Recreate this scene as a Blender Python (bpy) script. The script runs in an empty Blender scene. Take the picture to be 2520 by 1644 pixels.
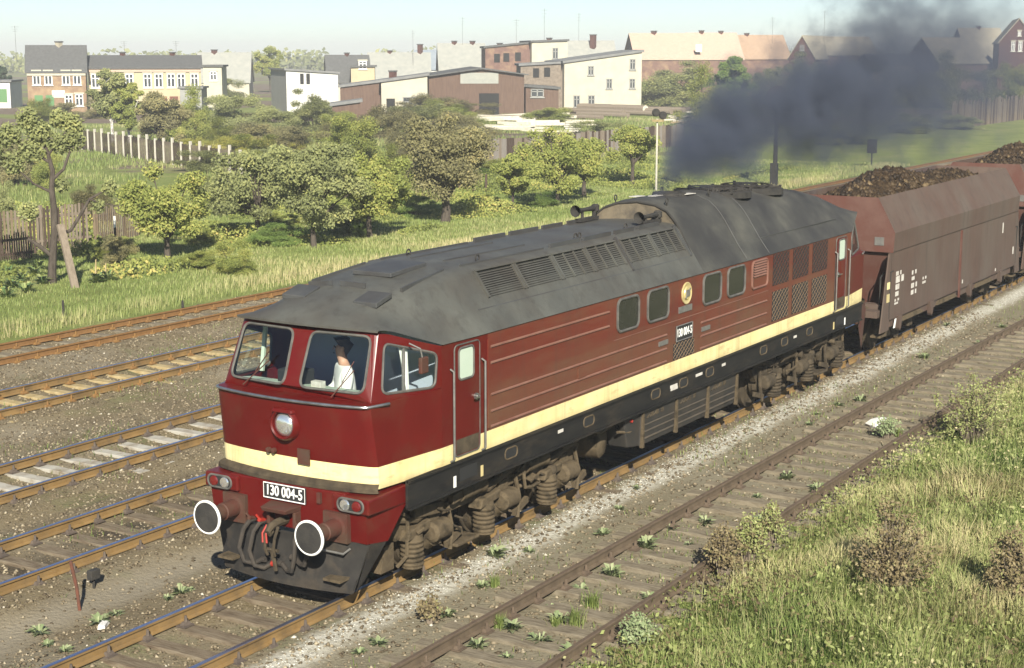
import bpy, math, random
import numpy as np
from mathutils import Vector, Matrix, noise, geometry
sc = bpy.context.scene
C = sc.collection
PI = math.pi
# ------------------------------------------------------------------ camera, sky, sun, exposure
CAM = Vector((-15.19, -13.318, 7.218))
YAW, PITCH, FPX = 0.552223, 0.177135, 3867.66
FWD = Vector((math.cos(PITCH)*math.cos(YAW), math.cos(PITCH)*math.sin(YAW), -math.sin(PITCH)))
RGT = FWD.cross(Vector((0, 0, 1))).normalized()
UPV = RGT.cross(FWD)
cam = bpy.data.cameras.new('camera')
cam.sensor_width = 36; cam.lens = FPX/2520*36; cam.clip_start = .1; cam.clip_end = 6000
camo = bpy.data.objects.new('camera', cam); C.objects.link(camo)
camo.location = CAM; camo.rotation_euler = FWD.to_track_quat('-Z', 'Y').to_euler()
sc.camera = camo
SUN_AZ, SUN_EL = math.radians(217.4), math.radians(31)     # where the sun stands
w = bpy.data.worlds.new('World'); sc.world = w; w.use_nodes = True
wn = w.node_tree
sky = wn.nodes.new('ShaderNodeTexSky'); sky.sky_type = 'NISHITA'; sky.sun_disc = False
sky.sun_elevation = SUN_EL; sky.sun_rotation = math.radians(90) - SUN_AZ
sky.air_density = .70; sky.dust_density = .3; sky.ozone_density = 2.0
wn.links.new(sky.outputs[0], wn.nodes['Background'].inputs[0])
wn.nodes['Background'].inputs[1].default_value = .063
sl = bpy.data.lights.new('sun', 'SUN'); sl.energy = 5.0; sl.angle = math.radians(.55); sl.color = (1, .945, .83)
so = bpy.data.objects.new('sun', sl); C.objects.link(so)
sd = Vector((math.cos(SUN_AZ)*math.cos(SUN_EL), math.sin(SUN_AZ)*math.cos(SUN_EL), math.sin(SUN_EL)))
so.rotation_euler = sd.to_track_quat('Z', 'Y').to_euler(); so.location = (0, -40, 60)
sc.view_settings.view_transform = 'Standard'; sc.view_settings.look = 'None'
sc.view_settings.gamma = 1; sc.view_settings.exposure = .94
sc.render.engine = 'CYCLES'
sc.cycles.max_bounces = 6; sc.cycles.transparent_max_bounces = 12; sc.cycles.volume_bounces = 0
sc.cycles.volume_step_rate = 1.0; sc.cycles.volume_max_steps = 256
sc.cycles.use_denoising = True
sc.cycles.caustics_reflective = False; sc.cycles.caustics_refractive = False

# ------------------------------------------------------------------ helpers
K = 2520/2380
def ray(u, v):
    return FWD + RGT*((u*K-1260)/FPX) + UPV*((822-v*K)/FPX)
def gp(u, v, z=-.3):                     # ground point behind a spot of the photograph
    d = ray(u, v); return CAM + d*((z-CAM.z)/d.z)
def dp(u, v, D):                         # point at forward distance D
    return CAM + ray(u, v)*D
rnd = random.Random(7)

def obj(name, me, parent=None, world=True):
    o = bpy.data.objects.new(name, me); C.objects.link(o)
    if parent is not None:
        o.parent = parent
        if world: o.matrix_parent_inverse = Matrix.Translation(-Vector(parent['base'])) if 'base' in parent else Matrix.Identity(4)
    return o
BASES = {}
def thing(name, label, cat, loc=(0, 0, 0), group=None):
    o = bpy.data.objects.new(name, None); C.objects.link(o); o.location = loc; o.empty_display_size = .3
    BASES[o.name] = Vector(loc)
    return tag(o, label, cat, group)
def tag(o, label=None, cat=None, group=None, kind=None):
    if label: o['label'] = label
    if cat: o['category'] = cat
    if group: o['group'] = group
    if kind: o['kind'] = kind
    return o
class MB:
    def __init__(s): s.v = []; s.f = []; s.m = []
    def add(s, vs, fs, m=0):
        b = len(s.v); s.v += [tuple(p) for p in vs]
        s.f += [tuple(b+i for i in f) for f in fs]; s.m += [m]*len(fs); return s
    def box(s, x0, x1, y0, y1, z0, z1, m=0):
        return s.add([(x0,y0,z0),(x1,y0,z0),(x1,y1,z0),(x0,y1,z0),(x0,y0,z1),(x1,y0,z1),(x1,y1,z1),(x0,y1,z1)],
              [(0,3,2,1),(4,5,6,7),(0,1,5,4),(1,2,6,5),(2,3,7,6),(3,0,4,7)], m)
    def hexa(s, p, m=0):                 # 8 points, bottom ring then top ring
        return s.add(p, [(0,3,2,1),(4,5,6,7),(0,1,5,4),(1,2,6,5),(2,3,7,6),(3,0,4,7)], m)
    def beam(s, a, b, w, h, m=0, up=(0,0,1)):
        a = Vector(a); b = Vector(b); d = (b-a).normalized(); u = Vector(up)
        r = d.cross(u); r = (r if r.length > 1e-4 else d.cross(Vector((1,0,0)))).normalized(); u = r.cross(d)
        q = [(-1,-1),(1,-1),(1,1),(-1,1)]
        ring = lambda c: [c+r*(i*w/2)+u*(j*h/2) for i, j in q]
        return s.add(ring(a)+ring(b), [(3,2,1,0),(4,5,6,7),(0,1,5,4),(1,2,6,5),(2,3,7,6),(3,0,4,7)], m)
    def rings(s, rs, closed=True, cap0=False, cap1=False, m=0):
        n = len(rs[0]); vs = [p for r in rs for p in r]; fs = []
        for i in range(len(rs)-1):
            for j in range(n if closed else n-1):
                k = (j+1) % n; fs.append((i*n+j, i*n+k, (i+1)*n+k, (i+1)*n+j))
        if cap0: fs.append(tuple(range(n-1, -1, -1)))
        if cap1: fs.append(tuple((len(rs)-1)*n+j for j in range(n)))
        return s.add(vs, fs, m)
    def tube(s, path, r, n=8, m=0, caps=True, loop=False):
        P = [Vector(p) for p in path]; L = len(P); rs = []
        R = r if isinstance(r, (list, tuple)) else [r]*L
        ref = None
        for i, p in enumerate(P):
            if loop: t = P[(i+1) % L]-P[i-1]
            else: t = P[min(i+1, L-1)]-P[max(i-1, 0)]
            t.normalize()
            if ref is None: ref = t.cross(Vector((0, 0, 1)) if abs(t.z) < .9 else Vector((1, 0, 0))).normalized()
            ref = (ref - t*ref.dot(t)).normalized(); b = t.cross(ref)
            rs.append([p+(ref*math.cos(2*PI*k/n)+b*math.sin(2*PI*k/n))*R[i] for k in range(n)])
        if loop: rs.append(rs[0])
        return s.rings(rs, True, caps and not loop, caps and not loop, m)
    def cyl(s, a, b, r, n=12, m=0, r1=None):
        return s.tube([a, b], [r, r if r1 is None else r1], n, m)
    def revolve(s, c, ax, prof, n=20, m=0):   # prof: (distance along ax, radius)
        c = Vector(c); ax = Vector(ax).normalized()
        u = ax.cross(Vector((0,0,1)) if abs(ax.z) < .9 else Vector((1,0,0))).normalized(); v = ax.cross(u)
        rs = [[c+ax*h+(u*math.cos(2*PI*k/n)+v*math.sin(2*PI*k/n))*max(r, 1e-4) for k in range(n)] for h, r in prof]
        return s.rings(rs, True, True, True, m)
    def prism(s, poly, y0, y1, ax='y', m=0):  # 2-D polygon (x,z) extruded along y (or (y,z) along x)
        n = len(poly)
        g = (lambda p, t: (p[0], t, p[1])) if ax == 'y' else ((lambda p, t: (t, p[0], p[1])) if ax == 'x' else (lambda p, t: (p[0], p[1], t)))
        return s.rings([[g(p, y0) for p in poly], [g(p, y1) for p in poly]], True, True, True, m)
    def build(s, name, mats, parent=None, smooth=False, bevel=0, local=False, subd=0):
        me = bpy.data.meshes.new(name); me.from_pydata(s.v, [], s.f)
        mats = mats if isinstance(mats, (list, tuple)) else [mats]
        for q in mats: me.materials.append(q)
        me.polygons.foreach_set('material_index', s.m)
        if smooth:
            me.polygons.foreach_set('use_smooth', [True]*len(me.polygons))
            if smooth != 'all': me.set_sharp_from_angle(angle=math.radians(38))
        me.update()
        o = bpy.data.objects.new(name, me); C.objects.link(o)
        if parent is not None:
            o.parent = parent
            if not local: o.matrix_parent_inverse = Matrix.Translation(-BASES.get(parent.name, Vector((0, 0, 0)))) if parent.type == 'EMPTY' else Matrix.Identity(4)
        if bevel:
            b = o.modifiers.new('bevel', 'BEVEL'); b.width = bevel; b.segments = 2; b.limit_method = 'ANGLE'
        return o
def holed(outer, holes, fn, mb, m=0):    # flat patch with holes, mapped to space by fn
    polys = [[Vector((a, b, 0)) for a, b in outer]] + [[Vector((a, b, 0)) for a, b in h] for h in holes]
    flat = [p for q in polys for p in q]
    tr = geometry.tessellate_polygon(polys)
    mb.add([fn(p.x, p.y) for p in flat], tr, m)
def rrect(x0, x1, y0, y1, r, n=5):
    out = []
    for cx, cy, a in ((x1-r, y1-r, 0), (x0+r, y1-r, 90), (x0+r, y0+r, 180), (x1-r, y0+r, 270)):
        for i in range(n+1):
            t = math.radians(a+90*i/n); out.append((cx+r*math.cos(t), cy+r*math.sin(t)))
    return out
def rpoly(pts, rx, ry, n=5):             # polygon with rounded corners
    out = []; L = len(pts)
    for i in range(L):
        p, a, b = pts[i], pts[i-1], pts[(i+1) % L]
        def to(q):
            dx, dy = q[0]-p[0], q[1]-p[1]; l = math.hypot(dx/rx, dy/ry); return (p[0]+dx/l, p[1]+dy/l)
        A, B = to(a), to(b)
        for k in range(n+1):
            t = k/n; out.append(((1-t)**2*A[0]+2*t*(1-t)*p[0]+t*t*B[0], (1-t)**2*A[1]+2*t*(1-t)*p[1]+t*t*B[1]))
    return out
def npmesh(name, V, F, mat, tint=None, parent=None, smooth=False):
    V = np.asarray(V, np.float32); F = np.asarray(F, np.int32); k = F.shape[1]
    me = bpy.data.meshes.new(name); me.vertices.add(len(V)); me.vertices.foreach_set('co', V.ravel())
    me.loops.add(F.size); me.loops.foreach_set('vertex_index', F.ravel())
    me.polygons.add(len(F)); me.polygons.foreach_set('loop_start', np.arange(0, F.size, k, dtype=np.int32))
    if smooth: me.polygons.foreach_set('use_smooth', np.ones(len(F), bool))
    me.materials.append(mat); me.update(calc_edges=True)
    if tint is not None:
        a = me.attributes.new('tint', 'FLOAT', 'FACE'); a.data.foreach_set('value', np.asarray(tint, np.float32))
    return me
def text_mesh(txt, size, ext=.004):
    cu = bpy.data.curves.new('txt', 'FONT'); cu.body = txt; cu.size = size; cu.extrude = ext
    cu.align_x = 'CENTER'; cu.align_y = 'CENTER'; cu.offset = size*.012; cu.space_character = 1.0
    o = bpy.data.objects.new('txt', cu); C.objects.link(o)
    dg = bpy.context.evaluated_depsgraph_get(); me = bpy.data.meshes.new_from_object(o.evaluated_get(dg))
    bpy.data.objects.remove(o); bpy.data.curves.remove(cu); return me
def text_obj(name, txt, size, mat, M, parent, sx=1):
    me = text_mesh(txt, size); me.transform(Matrix.Diagonal((sx, 1, 1, 1))); me.transform(M); me.materials.clear(); me.materials.append(mat)
    o = bpy.data.objects.new(name, me); C.objects.link(o); o.parent = parent
    if parent.type == 'EMPTY': o.matrix_parent_inverse = Matrix.Translation(-BASES.get(parent.name, Vector()))
    return o

# ------------------------------------------------------------------ materials
def nd(nt, t, **kw):
    n = nt.nodes.new(t)
    for k, v in kw.items(): setattr(n, k, v)
    return n
def ramp(nt, fac, stops):
    r = nd(nt, 'ShaderNodeValToRGB'); e = r.color_ramp.elements
    while len(e) < len(stops): e.new(.5)
    for i, (p, c) in enumerate(stops):
        e[i].position = p; e[i].color = (*c, 1) if len(c) == 3 else c
    nt.links.new(fac, r.inputs[0]); return r.outputs[0]
def noise_fac(nt, scale, detail=6, stretch=None, rough=.6):
    g = nd(nt, 'ShaderNodeNewGeometry'); src = g.outputs['Position']
    if stretch:
        mp = nd(nt, 'ShaderNodeMapping'); mp.inputs['Scale'].default_value = stretch
        nt.links.new(src, mp.inputs[0]); src = mp.outputs[0]
    n = nd(nt, 'ShaderNodeTexNoise'); n.inputs['Scale'].default_value = scale; n.inputs['Detail'].default_value = detail
    n.inputs['Roughness'].default_value = rough; nt.links.new(src, n.inputs['Vector']); return n.outputs['Fac']
def mat(name, *cols, scale=3, stretch=None, rough=.65, metal=0, spec=.4, bump=0, bscale=40, pos=None, dirt=None, dscale=1.2, dstretch=None, drange=(.45, .7), coat=0, streak=None, dust=None):
    m = bpy.data.materials.new(name); m.use_nodes = True; nt = m.node_tree; p = nt.nodes['Principled BSDF']
    p.inputs['Roughness'].default_value = rough; p.inputs['Metallic'].default_value = metal
    p.inputs['Specular IOR Level'].default_value = spec
    if coat: p.inputs['Coat Weight'].default_value = coat; p.inputs['Coat Roughness'].default_value = .25
    if len(cols) == 1: p.inputs['Base Color'].default_value = (*cols[0], 1); out = None
    else:
        pos = pos or [.32+.36*i/(len(cols)-1) for i in range(len(cols))]
        out = ramp(nt, noise_fac(nt, scale, 7, stretch), list(zip(pos, cols)))
    if dirt:
        f = ramp(nt, noise_fac(nt, dscale, 8, dstretch, .65), [(drange[0], (0, 0, 0)), (drange[1], (1, 1, 1))])
        mx = nd(nt, 'ShaderNodeMix', data_type='RGBA'); nt.links.new(f, mx.inputs['Factor'])
        if out is None: mx.inputs['A'].default_value = (*cols[0], 1)
        else: nt.links.new(out, mx.inputs['A'])
        mx.inputs['B'].default_value = (*dirt, 1); out = mx.outputs['Result']
    def over(fac, col):
        nonlocal out
        mx = nd(nt, 'ShaderNodeMix', data_type='RGBA'); nt.links.new(fac, mx.inputs['Factor'])
        if out is None: mx.inputs['A'].default_value = (*cols[0], 1)
        else: nt.links.new(out, mx.inputs['A'])
        mx.inputs['B'].default_value = (*col, 1); out = mx.outputs['Result']
    if streak:                            # rain streaks running down the sheet
        over(ramp(nt, noise_fac(nt, 1.0, 6, (5, 5, .35), .7), [(.50, (0, 0, 0)), (.72, (streak[1],)*3)]), streak[0])
    if dust:                              # brake dust thrown up from the track: (z low, z high, colour, amount)
        g = nd(nt, 'ShaderNodeNewGeometry'); sx = nd(nt, 'ShaderNodeSeparateXYZ'); nt.links.new(g.outputs['Position'], sx.inputs[0])
        mr = nd(nt, 'ShaderNodeMapRange'); nt.links.new(sx.outputs['Z'], mr.inputs[0]); mr.inputs[1].default_value = dust[1]; mr.inputs[2].default_value = dust[0]; mr.inputs[4].default_value = dust[3]
        mu = nd(nt, 'ShaderNodeMath', operation='MULTIPLY'); nt.links.new(mr.outputs[0], mu.inputs[0]); nt.links.new(ramp(nt, noise_fac(nt, 1.7, 7, (.8, .8, 1.2)), [(.3, (.3, .3, .3)), (.65, (1, 1, 1))]), mu.inputs[1]); over(mu.outputs[0], dust[2])
    if out is not None: nt.links.new(out, p.inputs['Base Color'])
    if bump:
        b = nd(nt, 'ShaderNodeBump'); b.inputs['Strength'].default_value = bump; b.inputs['Distance'].default_value = .02
        nt.links.new(noise_fac(nt, bscale, 5), b.inputs['Height']); nt.links.new(b.outputs[0], p.inputs['Normal'])
    return m
def leafmat(name, stops, trans=.25):
    m = bpy.data.materials.new(name); m.use_nodes = True; nt = m.node_tree; p = nt.nodes['Principled BSDF']
    a = nd(nt, 'ShaderNodeAttribute', attribute_name='tint')
    c = ramp(nt, a.outputs['Fac'], stops); nt.links.new(c, p.inputs['Base Color']); p.inputs['Roughness'].default_value = .6
    p.inputs['Specular IOR Level'].default_value = .25
    t = nd(nt, 'ShaderNodeBsdfTranslucent'); nt.links.new(c, t.inputs[0])
    mx = nd(nt, 'ShaderNodeMixShader'); mx.inputs[0].default_value = trans
    nt.links.new(p.outputs[0], mx.inputs[1]); nt.links.new(t.outputs[0], mx.inputs[2])
    nt.links.new(mx.outputs[0], nt.nodes['Material Output'].inputs[0]); return m
def glassmat(name, tintc=(.90, .95, .93), gl=.02):
    m = bpy.data.materials.new(name); m.use_nodes = True; nt = m.node_tree
    t = nd(nt, 'ShaderNodeBsdfTransparent'); t.inputs[0].default_value = (*tintc, 1)
    g = nd(nt, 'ShaderNodeBsdfGlossy'); g.inputs['Roughness'].default_value = .03
    lw = nd(nt, 'ShaderNodeLayerWeight'); pw = nd(nt, 'ShaderNodeMath', operation='POWER'); pw.inputs[1].default_value = 4; nt.links.new(lw.outputs['Facing'], pw.inputs[0])
    ad = nd(nt, 'ShaderNodeMath', operation='MULTIPLY_ADD'); ad.inputs[1].default_value = .8; ad.inputs[2].default_value = .04+gl; nt.links.new(pw.outputs[0], ad.inputs[0])
    mx = nd(nt, 'ShaderNodeMixShader'); nt.links.new(ad.outputs[0], mx.inputs[0])
    nt.links.new(t.outputs[0], mx.inputs[1]); nt.links.new(g.outputs[0], mx.inputs[2])
    nt.links.new(mx.outputs[0], nt.nodes['Material Output'].inputs[0]); return m
BRN = (.105, .068, .042)
M = dict(
 red=mat('red_paint', (.082, .0042, .0034), (.102, .006, .0046), scale=1.5, rough=.42, spec=.22, dirt=(.085, .028, .016), dscale=1.6, drange=(.5, .85), coat=.12),
 redside=mat('red_side_paint', (.108, .0165, .008), (.132, .027, .013), scale=1.0, stretch=(.5, .5, 3), rough=.55, dirt=(.122, .053, .027), dscale=1.3, dstretch=(.35, .35, 2.2), drange=(.42, .72), bump=.3, bscale=1.4, streak=((.060, .030, .020), .55), dust=(1.8, 2.75, (.115, .066, .036), .8)),
 rib=mat('rib_highlight_paint', (.15, .065, .045), (.20, .105, .075), scale=3, rough=.6),  # lighter than the side paint: rib highlights put into the colour
 yellow=mat('cream_yellow_paint', (.68, .57, .26), (.76, .66, .35), scale=2, rough=.55, dirt=(.30, .19, .075), dscale=2.2, dstretch=(.8, .8, 3), drange=(.56, .86), streak=((.30, .20, .09), .4), dust=(1.56, 1.68, (.24, .16, .07), .6)),
 roof=mat('grey_roof_paint', (.060, .061, .054), (.096, .096, .081), scale=1.1, rough=.62, dirt=(.056, .047, .037), dscale=.8, drange=(.42, .75), bump=.12, bscale=30, streak=((.040, .036, .030), .6)),
 roofsoot=mat('sooty_roof_paint', (.028, .027, .025), (.055, .053, .045), (.088, .084, .067), scale=.9, rough=.65, dirt=(.030, .028, .026), dscale=1.0, drange=(.40, .66), bump=.12, bscale=30),
 roofdark=mat('dark_roof_paint', (.045, .046, .046), (.07, .07, .066), scale=1.5, rough=.6, dirt=(.04, .034, .03), dscale=1.0),
 soot=mat('sooty_black', (.018, .017, .016), (.04, .036, .03), scale=5, rough=.9, bump=.5, bscale=25),
 black=mat('black_frame_paint', spec=.12, *[(.012, .012, .012), (.022, .021, .019)], scale=3, stretch=(.5, .5, 2), rough=.6, dirt=(.055, .043, .030), dscale=2.0, dstretch=(.6, .6, 2), drange=(.5, .85)),
 tank=mat('dusty_tank_paint', (.020, .019, .017), (.034, .031, .027), scale=3, rough=.6, dirt=(.05, .040, .028), dscale=1.8, drange=(.45, .75), streak=((.045, .036, .026), .5)),
 blackpl=mat('dark_plough_steel', (.018, .017, .016), (.035, .032, .028), scale=4, rough=.65, spec=.15, dirt=(.075, .058, .040), dscale=2.5, drange=(.48, .8)),
 dusty=mat('brown_dusty_steel', (.038, .030, .019), (.100, .076, .046), (.066, .050, .031), scale=5, rough=.9, spec=.15, bump=.3, bscale=35),
 dustyd=mat('dark_dusty_steel', (.035, .028, .020), (.085, .066, .042), scale=5, rough=.9, spec=.15, bump=.3, bscale=35),
 grimered=mat('grimy_red_steel', (.075, .018, .011), (.062, .036, .022), scale=4, rough=.7),
 white=mat('white_paint', (.78, .77, .72), rough=.5), whited=mat('worn_white_paint', (.62, .60, .54), (.42, .38, .33), scale=8, rough=.6),
 chrome=mat('bright_steel', (.46, .46, .44), (.28, .27, .25), scale=6, rough=.35, metal=.9),
 rubber=mat('window_rubber', (.055, .055, .05), (.12, .11, .095), scale=6, rough=.6),
 glass=glassmat('cab_glass'), glassd=glassmat('dark_glass', (.30, .31, .29), .12),
 dark=mat('dark_interior', (.016, .016, .015), rough=.9), green=mat('pale_green_interior', (.42, .50, .40), (.46, .53, .43), rough=.6),
 grey=mat('grey_blue_interior', (.36, .41, .48), rough=.7), lamp=mat('lamp_glass', (.80, .82, .80), rough=.10, metal=.85, coat=1),
 lampred=mat('red_lamp_glass', (.12, .008, .007), rough=.15, spec=.7, coat=.8), gold=mat('brass_emblem', (.62, .50, .22), (.5, .4, .2), scale=20, rough=.4, metal=.3),
 steel=mat('worn_grey_metal', (.14, .135, .125), (.20, .19, .17), scale=10, rough=.5, metal=.3),
 orange=mat('red_tap', (.30, .025, .014), rough=.5), hose=mat('rubber_hose', (.022, .019, .016), (.05, .04, .03), scale=9, rough=.85),
 wag=mat('wagon_brown_paint', (.078, .046, .033), (.095, .060, .044), scale=1.2, stretch=(.7, .7, 1.6), rough=.75, dirt=(.098, .075, .058), dscale=.9, dstretch=(1, 1, .5), drange=(.38, .7), bump=.12, bscale=1.3, streak=((.050, .034, .027), .6)),
 wagred=mat('wagon_red_paint', (.098, .034, .023), (.086, .042, .030), scale=1.5, rough=.7, dirt=(.12, .06, .045), dscale=1.5),
 lignite=mat('brown_coal', (.020, .014, .009), (.045, .030, .017), (.075, .051, .028), scale=7, rough=.95, spec=.1, bump=.6, bscale=18),
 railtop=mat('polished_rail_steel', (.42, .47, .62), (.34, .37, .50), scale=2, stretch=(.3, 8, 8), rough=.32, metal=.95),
 railside=mat('ochre_rust', (.185, .115, .045), (.27, .175, .072), scale=6, rough=.9, spec=.1, dirt=(.11, .075, .038), dscale=3),
 raildark=mat('brown_rust', (.085, .062, .044), (.125, .092, .064), scale=5, rough=.85, spec=.15),
 railrust=mat('orange_rust', (.17, .090, .034), (.225, .125, .05), scale=6, rough=.9, spec=.1),
 sleepw=mat('weathered_sleeper_wood', (.085, .062, .042), (.15, .118, .080), (.20, .165, .115), scale=3, stretch=(9, 1, 4), rough=.95, spec=.1, bump=.5, bscale=22),
 sleepg=mat('grey_sleeper_wood', (.105, .085, .058), (.178, .150, .105), (.23, .197, .14), scale=3, stretch=(9, 1.2, 4), rough=.95, spec=.1, bump=.5, bscale=22),
 sleepc=mat('pale_concrete_sleeper', (.34, .32, .27), (.44, .42, .36), scale=6, rough=.9, spec=.1, dirt=(.16, .12, .075), dscale=3, drange=(.45, .7)),
 sleepy=mat('yellow_sandy_sleeper', (.30, .22, .10), (.42, .34, .19), scale=5, rough=.95, spec=.1, dirt=(.15, .11, .06), dscale=3, drange=(.5, .8)),
 bolt=mat('bolt_steel', (.07, .055, .045), (.11, .085, .065), scale=9, rough=.8),
 chair=mat('ochre_baseplate', (.23, .13, .045), (.17, .095, .04), scale=9, rough=.9, spec=.1),
 bark=mat('bark', (.05, .04, .032), (.10, .083, .066), scale=9, stretch=(1, 1, .3), rough=.95, spec=.1, bump=.6, bscale=30),
 birchbark=mat('birch_bark', (.55, .53, .48), (.20, .18, .16), scale=8, stretch=(1, 1, .5), rough=.9, pos=[.5, .62]),
 wood=mat('weathered_wood', (.17, .135, .10), (.25, .205, .155), scale=5, stretch=(3, 3, .4), rough=.95, spec=.1),
 woodd=mat('dark_weathered_wood', (.060, .042, .032), (.10, .072, .055), scale=5, stretch=(3, 3, .4), rough=.95, spec=.1),
 woodl=mat('pale_cut_timber', (.50, .45, .35), (.66, .61, .50), scale=4, rough=.9, spec=.1),
 concrete=mat('concrete_post', (.42, .39, .32), (.52, .49, .41), scale=5, rough=.9, spec=.1),
 stone=mat('white_stone', (.62, .60, .55), (.72, .70, .65), scale=8, rough=.9, bump=.4, bscale=20),
 skin=mat('skin', (.46, .26, .18), rough=.55), hair=mat('dark_hair', (.03, .022, .017), rough=.7), shirt=mat('white_shirt', (.74, .73, .70), rough=.8), trous=mat('dark_trousers', (.03, .032, .045), rough=.85),
)
# ------------------------------------------------------------------ locomotive
mrib = mat('tank_rib', (.055, .046, .035), (.085, .068, .048), scale=6, rough=.7)
mlat = mat('dusty_lattice', (.20, .13, .075), (.26, .17, .10), scale=4, rough=.85)
mglassdark = mat('dark_window_glass', (.022, .022, .020), (.034, .033, .030), scale=3, rough=.2, spec=.25)  # opaque dark panes, no room modelled behind them
LL = 20.62
loco = thing('locomotive', 'dark red diesel locomotive with cream stripe, grey roof and number 130 004-5', 'locomotive', (10.31, 0, 0))
LV = {1.56: (.70, .20, 1.335), 1.86: (.74, .14, 1.335), 2.66: (.60, .17, 1.31), 2.70: (.60, .17, 1.31), 2.715: (.745, .10, 1.255), 3.62: (1.10, .09, 1.15)}
def lvl(z):
    ks = sorted(LV)
    if z <= ks[0]: return LV[ks[0]]
    for a, b in zip(ks, ks[1:]):
        if z <= b:
            t = (z-a)/(b-a); return tuple(p+(q-p)*t for p, q in zip(LV[a], LV[b]))
    return LV[ks[-1]]
def front(z, s):                          # s -1..1 across the nose
    xc, dx, yc = lvl(z); a = abs(s); return (xc+dx*a**2.2+(.10*max(0, a-.93)/.07*(a-.9)*5 if a > .93 else 0)*.6, -s*yc, z)
NS = [-1, -.985, -.96, -.92, -.85, -.7, -.5, -.25, 0, .25, .5, .7, .85, .92, .96, .985, 1]
XD = 2.2
def fx(e, p):                             # e=1 mirrors to the rear cab
    return (LL-p[0], p[1], p[2]) if e else tuple(p)
def body_ring(z, e):
    r = [(XD, 1.475, z)] + [front(z, s) for s in NS] + [(XD, -1.475, z)]
    return [fx(e, p) for p in r]
for e in (0, 1):
    mb = MB(); mb.rings([body_ring(z, e) for z in (1.86, 2.2, 2.5, 2.66, 2.70)], False)
    def up_ring(z):
        r = [(XD, 1.475, z)] + [front(z, s) for s in NS] + [(XD, -1.475, z)]
        return [fx(e, p) for p in r]
    mb.rings([body_ring(2.70, e), up_ring(2.715)], False)
    cf = mb.build('cab_front', M['red'], loco, smooth=True)
    # windscreen band with two openings
    z0, z1 = 2.715, 3.62
    wins = [rpoly([(sg*.105, 2.83), (sg*.92, 2.83), (sg*.935, 3.545), (sg*.13, 3.545)], .10, .12) for sg in (-1, 1)]
    outer = [(s, z0) for s in NS] + [(s, z1) for s in reversed(NS)]
    fn = lambda s, z: fx(e, front(z, s))
    mb = MB(); holed(outer, wins, fn, mb); mb.build('windscreen_surround', M['red'], loco)
    for h in wins:
        wf = MB().tube([Vector(fn(*p))+Vector((-.004 if not e else .004, 0, 0)) for p in h], .019, 6, loop=True).build('windscreen', M['rubber'], loco, smooth=True)
        MB().add([fn(*p) for p in h], [tuple(range(len(h)))]).build('pane', M['glass'], wf)
    # cab side panels with quarter windows
    for sd_ in (-1, 1):
        def ft(s, z):
            a = front(z, 1); x = a[0]+(XD-a[0])*s; y = abs(a[1])+(1.475-abs(a[1]))*s
            return fx(e, (x, sd_*y, z))
        top = lambda s: 3.60-.31*max(0, (s-.02))/.98
        ss = [i/8 for i in range(9)]
        outer = [(s, 2.715) for s in ss] + [(s, top(s)) for s in reversed(ss)]
        h = rpoly([(.14, 2.80), (.90, 2.74), (.93, 3.20), (.10, 3.45)], .09, .11)
        mb = MB(); holed(outer, [h], ft, mb)
        # belt ledge fading into the side
        mb.rings([[ft2 for ft2 in [fx(e, (lambda a: (a[0]+(XD-a[0])*s, sd_*(abs(a[1])+(1.475-abs(a[1]))*s), 2.70))(front(2.70, 1))) for s in ss]], [ft(s, 2.716) for s in ss]], False)
        mb.build('cab_side', M['red'], loco)
        sw = MB().tube([ft(*p) for p in h], .02, 6, loop=True).build('cab_side_window', M['rubber'], loco, smooth=True)
        MB().add([ft(*p) for p in h], [tuple(range(len(h)))]).build('pane', M['glass'], sw)
        if not e and sd_ == -1:
            a, b = Vector(ft(.46, 2.76))+Vector((0, .015, 0)), Vector(ft(.42, 3.36))+Vector((0, .015, 0))
            MB().beam(a, b, .035, .03, up=(1, 0, 0)).build('divider', M['steel'], sw)
    # chrome belt bar
    P = [fx(e, Vector(front(2.685, s))+Vector((-.03, 0, 0))) for s in NS[1:-1]]
    ends = [fx(e, (lambda a: (a[0]+(XD-a[0])*.22, sg*(abs(a[1])+.04+(1.475-abs(a[1]))*.22), 2.685))(front(2.685, 1))) for sg in (1, -1)]
    MB().tube([ends[0]]+P+[ends[1]], .021, 8).build('belt_bar', M['chrome'], loco, smooth=True)
    # cream stripe and lip round the nose
    MB().rings([body_ring(1.56, e), body_ring(1.86, e)], False).build('cream_stripe', M['yellow'], loco, smooth=True)
    lip = lambda z, o: [fx(e, Vector(front(1.56, s))+Vector((-o, -o*s*.5, z-1.56))) for s in NS]
    MB().rings([lip(1.63, -.01), lip(1.61, .06), lip(1.575, .095), lip(1.525, .095), lip(1.515, .05), lip(1.515, -.02)], False).build('lip', M['dustyd'], loco, smooth=True)
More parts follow.
